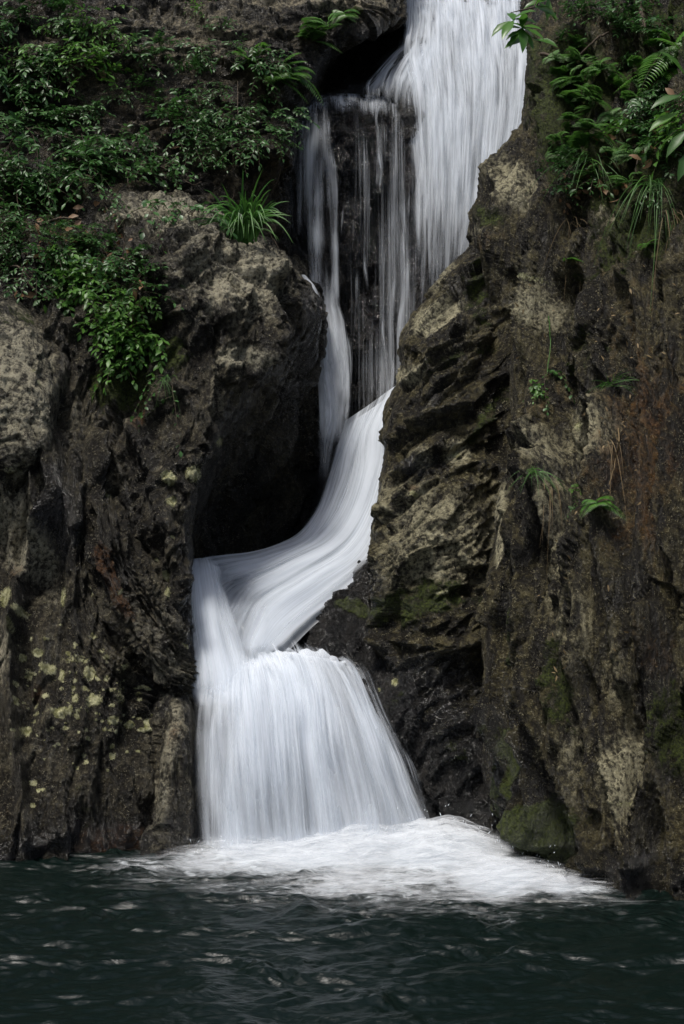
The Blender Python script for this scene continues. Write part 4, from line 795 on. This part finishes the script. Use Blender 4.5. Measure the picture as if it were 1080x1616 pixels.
def make_shrub(seed, name='shrub', ntw=12, L=.34, leaf=.062, wid=.42, mat='dark', spread=1., droop=.45, per=9, whorl=False):
    """a plant rooted at the origin on a wall facing -Y"""
    r = np.random.default_rng(seed); ps, ds, ns, paths = [], [], [], []
    for k in range(ntw):
        d = np.array([r.normal()*.8*spread, -.65-.3*r.random(), .35+r.normal()*.45*spread])
        pth = twig(r.normal(size=3)*np.array([.05, .01, .05])*spread, d, L*(.55+.7*r.random()), droop*(.5+r.random()), r); paths.append(pth)
        tn = unit(np.gradient(pth, axis=0))
        for j in range(per):
            u = .18+.82*(j+.5)/per; i = min(int(u*8), 8); q = pth[i]+(pth[min(i+1, 8)]-pth[i])*(u*8-i)
            side = unit(np.cross(tn[i], (0, 0, 1)))*(1 if j % 2 else -1)
            ld = tn[i]*(.55+.2*r.random())+side*(.8)+np.array([0, 0, -.12])+r.normal(size=3)*.18
            ps.append(q); ds.append(ld); ns.append(np.array([0, -.35, 1.])+r.normal(size=3)*.35)
        ps.append(pth[-1]); ds.append(tn[-1]); ns.append(np.array([0, -.3, 1.])+r.normal(size=3)*.3)
    L_ = leaf*(.6+.7*r.random(len(ps)))
    return (ps, ds, ns, L_, L_*wid, paths, mat, r, name)
def shrub_meshes(spec):
    ps, ds, ns, L_, W_, paths, mat, r, name = spec
    tmp = bpy.data.objects.new('tmp', None)
    a = leaves_mesh('foliage', ps, ds, ns, L_, W_, r, ML[mat], None); b = tubes('stem', paths, .0035, .0012, M_stem, None, 4)
    return [a, b]
def copy_thing(name, proto, p, rot, sc, label, cat, group):
    """proto: list of child mesh objects; first use takes them, later uses copy them"""
    o = empty_at(name, p, label, cat, group); o.rotation_euler = rot; o.scale = (sc, sc, sc)
    for c in proto['parts']:
        if proto['used']: c2 = c.copy(); COL.objects.link(c2)
        else: c2 = c
        c2.parent = o
    proto['used'] = True; return o
def P_(parts): return {'parts': parts, 'used': False}
def rot_from_normal(n, r, tilt=.25):
    # turn the wall-facing plant about Z so that it grows away from this bit of rock
    return (r.normal()*tilt-.15*n[2], r.normal()*tilt, math.atan2(n[0], -n[1])*.7+r.normal()*.35)

small = [P_(shrub_meshes(make_shrub(100+i, ntw=12, L=.30, leaf=.06, per=9))) for i in range(3)]
lush = [P_(shrub_meshes(make_shrub(120+i, ntw=15, L=.42, leaf=.075, wid=.40, per=10, mat='dark'))) for i in range(3)]
brightp = [P_(shrub_meshes(make_shrub(140+i, ntw=11, L=.40, leaf=.08, wid=.42, per=8, mat='bright'))) for i in range(2)]
broad = [P_(shrub_meshes(make_shrub(150+i, ntw=13, L=.26, leaf=.072, wid=.5, per=8, mat='bright', droop=.7))) for i in range(2)]
creep = [P_(shrub_meshes(make_shrub(160+i, ntw=6, L=.34, leaf=.05, wid=.62, per=8, mat='dark', droop=1.1))) for i in range(2)]

def make_fern(seed, nfr=7, L=.42, mat='fern', spread=1.2, pin=.26, arch=.6):
    r = np.random.default_rng(seed); ps, ds, ns, Ls, paths = [], [], [], [], []
    for k in range(nfr):
        d = np.array([r.normal()*.75*spread, -.6-.3*r.random(), .55+r.normal()*.3]); fl = L*(.65+.5*r.random())
        pth = twig(r.normal(size=3)*.015, d, fl, arch*(.7+.6*r.random()), r, 22, .02); paths.append(pth); tn = unit(np.gradient(pth, axis=0))
        up = unit(np.array([0, -.4, 1.])+r.normal(size=3)*.2)
        for j in range(2, 22):
            u = j/21; ln = fl*pin*math.sin(math.pi*min(1, (1-u)*.62+.06))*1.15; side = unit(np.cross(tn[j], up))
            for sg in (-1, 1):
                for q in (0,):
                    pp = pth[j]
                    ps.append(pp); ds.append(side*sg+tn[j]*.35+np.array([0, 0, -.15])); ns.append(up+r.normal(size=3)*.08); Ls.append(ln*(.9+.2*r.random()))
    Ls = np.array(Ls)
    return [leaves_mesh('frond', ps, ds, ns, Ls, Ls*.17+.002, r, ML[mat], None), tubes('stem', paths, .003, .001, M_stem, None, 4)]
ferns = [P_(make_fern(200+i, 7, .40)) for i in range(3)]
bfern = [P_(make_fern(210+i, 5, .46, 'fresh')) for i in range(2)]

def make_grass(seed, nb=70, L=.42, wd=.012, mat='grass', droop=1.0, up=.9, spread=.55):
    r = np.random.default_rng(seed); Vs, Fs, cs, o = [], [], [], 0
    for k in range(nb):
        d = np.array([r.normal()*spread, -.35-.3*r.random(), up+r.normal()*.25]); l = L*(.5+.7*r.random())
        pth = twig(r.normal(size=3)*np.array([.04, .015, .02]), d, l, droop*(.5+.9*r.random()), r, 10, .02)
        t = unit(np.gradient(pth, axis=0)); sd_ = unit(np.cross(t, unit(np.array([r.normal()*.4, -1, .3])))); wv = wd*(1-np.linspace(0, 1, 10)**2.2)[:, None]+.0006
        fold = np.cross(t, sd_)*.25*wv
        V = np.stack([pth-sd_*wv*.5+fold, pth, pth+sd_*wv*.5+fold], 1); i = np.arange(30).reshape(10, 3)+o
        Fs.append(np.stack([i[:-1, :-1], i[:-1, 1:], i[1:, 1:], i[1:, :-1]], -1).reshape(-1, 4)); Vs.append(V.reshape(-1, 3)); cs.append(np.full(30, r.random())); o += 30
    c = np.concatenate(cs)
    return [link('blades', raw_mesh('blades', np.concatenate(Vs), np.concatenate(Fs), True, {'v': np.stack([c, c, c, c*0+1], -1)}), ML[mat], None)]

PR = np.random.default_rng(11)
def scatter(protos, name, regions, n, sc, label, cat, group, tilt=.25, push=.02):
    """regions: (cx, cy, rx, ry, weight)"""
    wts = np.array([g[4] for g in regions], float); wts /= wts.sum(); pts = []
    for k in range(n):
        for tries in range(30):
            g = regions[PR.choice(len(regions), p=wts)]; a = PR.random()*2*np.pi; q = math.sqrt(PR.random())
            x, y = g[0]+g[2]*q*math.cos(a), g[1]+g[3]*q*math.sin(a)
            if all((x-u)**2/1.+(y-v)**2 > 13**2 for u, v in pts): break
        pts.append((x, y)); p, nn = at(x, y)
        copy_thing(name, protos[k % len(protos)], p+nn*push, rot_from_normal(nn, PR, tilt), sc*(.7+.6*PR.random()), label, cat, group)
def one(proto, name, x, y, sc, label, cat, group=None, rz=None, tilt=.1):
    p, nn = at(x, y); ro = rot_from_normal(nn, PR, tilt)
    if rz is not None: ro = (ro[0], ro[1], rz)
    return copy_thing(name, proto, p+nn*.01, ro, sc, label, cat, group)

# upper left thicket
scatter(lush, 'shrub', [(40, 60, 90, 70, 1.3), (60, 150, 110, 60, 1.2), (110, 260, 80, 60, 1.0), (30, 260, 60, 60, .5), (160, 215, 45, 40, .7)], 38, .9,
        'dark leafy shrub in the dense thicket on the upper left wall', 'shrub', 'shrubs of the upper left thicket')
scatter(small, 'shrub', [(370, 130, 70, 60, 1.2), (420, 190, 45, 50, 1.0), (380, 240, 60, 50, .9), (300, 170, 60, 70, .7), (270, 100, 40, 30, .3), (220, 130, 50, 60, .6), (345, 200, 60, 60, .8)], 32, .92,
        'small-leaved dark shrub hanging on the wall between thicket and side cascade', 'shrub', 'shrubs on the wall left of the side cascade')
scatter(brightp, 'shrub', [(130, 30, 50, 18, 1), (170, 60, 26, 20, 1), (60, 30, 50, 20, .6), (140, 110, 40, 20, .6), (60, 90, 50, 30, .5)], 11, .8,
        'bright green leafy sprig at the top of the upper left thicket', 'shrub', 'bright sprigs of the upper left thicket')
scatter(creep, 'creeper', [(250, 250, 60, 80, 1), (180, 290, 70, 40, 1), (270, 330, 60, 20, .3), (110, 300, 90, 40, .8), (20, 310, 40, 40, .5)], 24, 1.0,
        'trailing creeper with small rounded leaves on the shaded upper left slope', 'creeper', 'creepers on the upper left slope')
# shrubs down the left slope
scatter(broad, 'leafy_plant', [(200, 500, 48, 42, 2.), (150, 470, 50, 30, 1.2), (215, 555, 36, 26, 1.2), (110, 430, 50, 30, .8), (60, 385, 60, 26, .7)], 22, .8,
        'bright broad-leaved plant in the patch hanging above the pale left boulder', 'plant', 'broad-leaved plants of the left slope patch')
scatter(small, 'leafy_plant', [(60, 370, 80, 30, 1.), (130, 400, 70, 35, 1.2), (40, 420, 50, 25, .6), (200, 440, 40, 40, .8), (15, 345, 40, 20, .5)], 26, .8,
        'low small-leaved plant on the mossy left slope among dead leaves', 'plant', 'low plants of the mossy left slope')
one(creep[0], 'creeper', 268, 610, .9, 'thin creeper dangling below the left plant patch onto the dark rock', 'creeper')
# ferns by the overhang
one(ferns[0], 'fern', 515, 48, 1.0, 'fern on the lip of the overhanging block left of the main fall', 'fern')
one(ferns[1], 'fern', 495, 62, .75, 'smaller fern tucked just under the overhang lip fern', 'fern')
one(bfern[0], 'fern', 540, 18, .55, 'bright young fern on the very top of the overhanging block', 'fern')
one(brightp[0], 'shrub', 318, 8, .6, 'yellow green seedling at the top edge of the upper wall', 'seedling')
one(small[0], 'shrub', 352, 40, .7, 'small dark plant growing alone high on the bare brown upper wall', 'plant')
scatter(bfern, 'fern', [(448, 120, 14, 24, 1), (405, 95, 30, 6, .5)], 5, .62, 'light green fern at the edge of the dark recess beside the side cascade', 'fern', 'ferns beside the side cascade')
# grass clump on the ledge
g = P_(make_grass(301, 110, .66, .018, droop=.75, up=1.7, spread=.7)); one(g, 'grass_clump', 384, 374, 1.25, 'tall arching green grass clump on the pale ledge left of the cascade', 'grass clump', rz=0, tilt=.02)
# right cliff
scatter(ferns, 'fern', [(920, 150, 40, 60, 1.2), (960, 200, 60, 60, 1.), (930, 235, 40, 20, .8), (985, 130, 40, 40, .6), (905, 110, 30, 40, .6), (1030, 230, 40, 50, .5)], 30, .52, 'green fern among ferns on the mossy top of the right cliff', 'fern', 'ferns on top of the right cliff')
scatter(ferns, 'fern', [(885, 200, 24, 60, 1), (905, 90, 30, 40, .6), (960, 290, 70, 30, .7)], 12, .42, 'small light fern on the bare inner shoulder of the right cliff', 'fern', 'small ferns of the right cliff shoulder')
scatter(bfern, 'fern', [(1055, 100, 30, 20, 1), (1000, 90, 30, 20, .7)], 4, .95, 'bright fern frond cluster at the upper right edge', 'fern', 'bright ferns at the upper right edge')
scatter(lush, 'shrub', [(1000, 20, 90, 30, 1), (1040, 180, 50, 60, 1), (900, 50, 40, 40, .8), (1020, 90, 60, 50, .8)], 22, .62, 'dark leafy shrub among the roots on top of the right cliff', 'shrub', 'shrubs on top of the right cliff')
scatter(small, 'leafy_plant', [(920, 290, 50, 30, 1), (1010, 270, 60, 50, 1), (890, 250, 24, 40, .6)], 14, .75, 'small-leaved plant on the dark earth below the cliff-top ferns', 'plant', 'small plants below the cliff-top ferns')
one(broad[0], 'leafy_plant', 985, 195, .8, 'broad glossy-leaved plant standing among the cliff-top ferns', 'plant')
one(broad[1], 'leafy_plant', 1072, 215, 1.1, 'large-leaved plant cut by the right edge of the view', 'plant')
one(creep[1], 'creeper', 862, 585, .8, 'creeper with round leaves dangling midway down the right cliff', 'creeper', tilt=.05)
one(broad[0], 'leafy_plant', 848, 608, .5, 'little plant with pale round leaves at the creeper tip on the right cliff', 'plant')
one(bfern[1], 'fern', 892, 412, .38, 'tiny fern alone under the mossy shoulder of the right cliff', 'fern')
one(bfern[0], 'fern', 940, 790, .42, 'tiny bright fern low on the pale flute of the right cliff', 'fern', rz=0)
one(brightp[1], 'leafy_plant', 903, 770, .32, 'tiny yellow green seedling beside the low bright fern', 'seedling')
one(bfern[1], 'fern', 1018, 388, .3, 'yellow green fernlet on the mossy face near the right edge', 'fern')
one(small[1], 'leafy_plant', 900, 800, .35, 'tiny dark seedling just under the yellow green seedling', 'seedling')
def gr(seed, x, y, sc, label, **k):
    one(P_(make_grass(seed, **k)), 'grass_tuft', x, y, sc, label, 'grass tuft', rz=0, tilt=.05)
gr(310, 1030, 290, .9, 'thin grass tuft hanging below the cliff-top plants near the right edge', nb=50, L=.5, wd=.006, droop=1.6, up=.3)
gr(311, 960, 600, .6, 'sparse green grass tuft halfway down the rusty right cliff', nb=22, L=.42, wd=.006, droop=.5, up=.5, spread=1.0)
gr(312, 845, 742, .6, 'spiky green grass tuft at the inner edge of the right cliff', nb=30, L=.34, wd=.006, droop=.8, up=.2, spread=1.1)
gr(313, 875, 768, .7, 'dry straw tuft hanging below the spiky green tuft', nb=7, L=.26, wd=.005, mat='straw', droop=2.2, up=-.2, spread=.2)
gr(314, 850, 515, .8, 'dry straw tuft hanging above the round-leaved creeper', nb=7, L=.26, wd=.005, mat='straw', droop=1.8, up=0., spread=.2)
gr(315, 900, 345, 1.0, 'dry grass tuft hanging from the mossy shoulder above the cliff face', nb=9, L=.30, wd=.005, mat='straw', droop=2.0, up=-.1, spread=.3)
gr(316, 1060, 330, 1.0, 'pale dry grass tuft dangling at the right edge', nb=9, L=.34, wd=.005, mat='straw', droop=2.2, up=-.2, spread=.3)
gr(317, 925, 250, .9, 'long green grass tuft leaning over the cliff shoulder', nb=26, L=.42, wd=.006, droop=1.2, up=.2, spread=.7)
gr(318, 960, 690, .8, 'long straw-coloured tuft draped over the pale boulder-like flute', nb=5, L=.36, wd=.005, mat='straw', droop=1.8, up=.2, spread=.15)
gr(319, 260, 595, .6, 'thin grass tuft on the moss under the left plant patch', nb=18, L=.35, wd=.005, droop=1.5, up=.3, spread=.7)

# roots and vines
def strand(name, pts, r0, r1, label, cat, group=None, mat=None, off=.03):
    W = []
    for (x, y) in pts: p, nn = at(x, y); W.append(p+nn*off)
    W = np.array(W); W = crom(W, [8]*(len(W)-1)); W = W+np.random.default_rng(int(pts[0][0])).normal(size=W.shape)*.003
    V, F = tube_arrays(W, r0, r1, 6); c = np.full(len(V), .5)
    tag(link(name, raw_mesh(name, V, F, True, {'v': np.stack([c, c, c, c*0+1], -1)}), mat or M_stem), label, cat, group)
strand('branch', [(40, 440), (75, 470), (120, 478), (160, 500), (180, 520)], .012, .006, 'bare brown branch lying across the left slope above the pale boulder', 'branch')
strand('branch', [(0, 415), (35, 425), (60, 450), (110, 455)], .009, .005, 'thin bare twig along the far left slope above the branch', 'twig')
strand('branch', [(60, 355), (95, 342), (130, 345)], .014, .008, 'short dead branch among dead leaves on the left slope', 'branch')
strand('branch', [(160, 310), (175, 345), (195, 352)], .007, .004, 'pale curved twig beside the short dead branch', 'twig')
strand('vine', [(232, 255), (270, 275), (300, 290), (322, 292)], .006, .004, 'brown vine sagging across the middle of the upper left wall', 'vine')
strand('vine', [(372, 130), (372, 190), (366, 240), (368, 300), (362, 320)], .005, .003, 'thin vertical vine through the small-leaved shrubs', 'vine')
strand('vine', [(436, 210), (438, 270), (430, 320), (424, 350), (440, 390)], .005, .003, 'thin vine curling down beside the side cascade', 'vine')
strand('vine', [(198, 355), (200, 400), (203, 430)], .004, .003, 'short hanging vine on the pale left ledge rock', 'vine')
strand('root', [(860, 85), (900, 90), (940, 62), (965, 48)], .016, .008, 'dark root crossing the top of the right cliff', 'root')
strand('root', [(1010, 0), (1015, 50), (1040, 90), (1035, 140)], .03, .016, 'thick dark root running down from the top right corner', 'root')
strand('root', [(1000, 110), (985, 160), (1010, 215), (1000, 270)], .010, .005, 'wiry root hanging among the cliff-top ferns', 'root')
strand('root', [(1050, 130), (1030, 190), (1045, 240), (1030, 330)], .010, .005, 'long wiry root hanging near the right edge', 'root')
strand('vine', [(965, 640), (972, 680), (968, 720), (955, 765)], .006, .003, 'pale stalk curving down over the pale flute of the right cliff', 'stalk', mat=ML['straw'])
strand('vine', [(862, 500), (866, 550), (858, 590)], .005, .003, 'green creeper stalk above the round leaves on the right cliff', 'stalk', mat=ML['grass'])

# overhanging branch with long leaves at the top, in front of the main fall
bp0 = P(905, -60, 11.6); tip = P(822, 52, 11.0); br = np.linspace(0, 1, 14)[:, None]; path = bp0*(1-br)+tip*br+np.array([0, 0, 1])*(np.sin(br*np.pi)*.10)
o = empty_at('leafy_branch', bp0, 'branch of long glossy bright leaves overhanging the top of the main fall', 'branch')
rl = np.random.default_rng(5)
pths = [path-bp0, np.linspace(path[7], P(848, 8, 11.1), 8)-bp0, np.linspace(path[10], P(806, 20, 11.0), 8)-bp0, np.linspace(path[5], P(880, 30, 11.3), 8)-bp0]
tubes('twig', pths, .008, .003, M_stem, o, 6)
ps, ds, ns, ls = [], [], [], []
for pp, k in ((P(826, 44, 11.0), 8), (P(846, 8, 11.1), 5), (P(808, 30, 11.0), 5), (P(866, -4, 11.3), 5), (P(840, 60, 11.05), 3)):
    for j in range(k):
        a = rl.random()*2*np.pi if k < 8 else j/8*2*np.pi
        ps.append(pp-bp0+rl.normal(size=3)*.01); ds.append((math.cos(a)*.9, -.25+rl.normal()*.3, math.sin(a)*.7-.45)); ns.append((rl.normal()*.2, -.75, .8)); ls.append(.17+.09*rl.random())
ls = np.array(ls)
for q, d_, n_, l_ in zip(ps, ds, ns, ls): leaves_mesh('leaf', [q], [d_], [n_], l_, l_*.34, rl, ML['fresh'], o)
# large single leaves at the right edge
ps, ds, ns = [], [], []
b0 = P(1120, 150, 10.3); o = empty_at('leafy_branch', b0, 'drooping branch of large dark leaves reaching in at the right edge', 'branch')
for (x, y, dx, dz) in ((1076, 150, -.8, -.3), (1070, 178, -.9, -.5), (1082, 120, -.5, .5), (1085, 205, -.7, -.8), (1090, 235, -.4, -.9)):
    leaves_mesh('leaf', [P(x, y, 10.3)-b0], [(dx, -.2, dz)], [(.1, -.7, .8)], .26, .085, rl, ML['bright'], o)
tubes('twig', [np.linspace(P(1300, 120, 9.9), P(1076, 150, 10.3), 8)-b0, np.linspace(P(1140, 140, 10.2), P(1088, 230, 10.3), 8)-b0], .009, .004, M_stem, o, 6)

# fallen leaves
def dead_leaves(regions, n, size, label, group, mat='dead', wd=.5):
    r = np.random.default_rng(n); protos = [leaves_mesh('fallen_leaf', [(0, 0, 0)], [(1, 0, 0)], [(0, 0, 1)], .07, .07*wd, r, ML[mat], None) for _ in range(3)]
    used = set(); wts = np.array([g[4] for g in regions], float); wts /= wts.sum()
    for k in range(n):
        g = regions[r.choice(len(regions), p=wts)]; a = r.random()*6.28; q = math.sqrt(r.random())
        p, nn = at(g[0]+g[2]*q*math.cos(a), g[1]+g[3]*q*math.sin(a))
        c = protos[k % 3]
        if k >= 3: c = c.copy(); COL.objects.link(c)
        c.location = p+nn*.025; z = Vector(nn).to_track_quat('Z', 'X').to_euler(); c.rotation_euler = (z.x+r.normal()*.3, z.y+r.normal()*.3, z.z)
        c.rotation_euler.rotate_axis('Z', r.random()*6.28); s_ = size*(.5+.9*r.random()); c.scale = (s_, s_, s_)
        tag(c, label, 'leaf', group)
dead_leaves([(100, 350, 90, 40, 1), (190, 430, 30, 60, 1), (60, 400, 60, 30, .6), (210, 480, 30, 40, .6), (30, 450, 30, 20, .3)], 90, 1.15, 'brown fallen leaf lying on the left slope', 'fallen leaves on the left slope')
dead_leaves([(940, 290, 60, 30, 1), (1000, 220, 60, 60, .8), (900, 320, 30, 30, .5), (1030, 170, 40, 60, .5)], 50, 1.2, 'brown fallen leaf on the earth under the cliff-top ferns', 'fallen leaves on the right cliff top')
dead_leaves([(1010, 560, 80, 160, 1.2), (960, 700, 60, 80, .8), (1020, 950, 60, 200, .5), (820, 500, 60, 80, .4), (900, 950, 60, 150, .5)], 110, .55, 'tiny tan leaf scrap stuck to the right cliff face', 'leaf scraps on the right cliff face', 'straw', .3)
p_, n_ = at(161, 96); c = leaves_mesh('fallen_leaf', [(0, 0, 0)], [(.2, 0, -1)], [(0, -1, .1)], .13, .065, rl, ML['straw'], None); c.location = p_+n_*.06
tag(c, 'single pale dry leaf caught upright in the upper left thicket', 'leaf')
p_, n_ = at(265, 228); c = leaves_mesh('fallen_leaf', [(0, 0, 0)], [(1, 0, .2)], [(0, -.8, .5)], .10, .035, rl, ML['dead'], None); c.location = p_+n_*.05
tag(c, 'single brown dry leaf caught on the middle of the upper left wall', 'leaf')
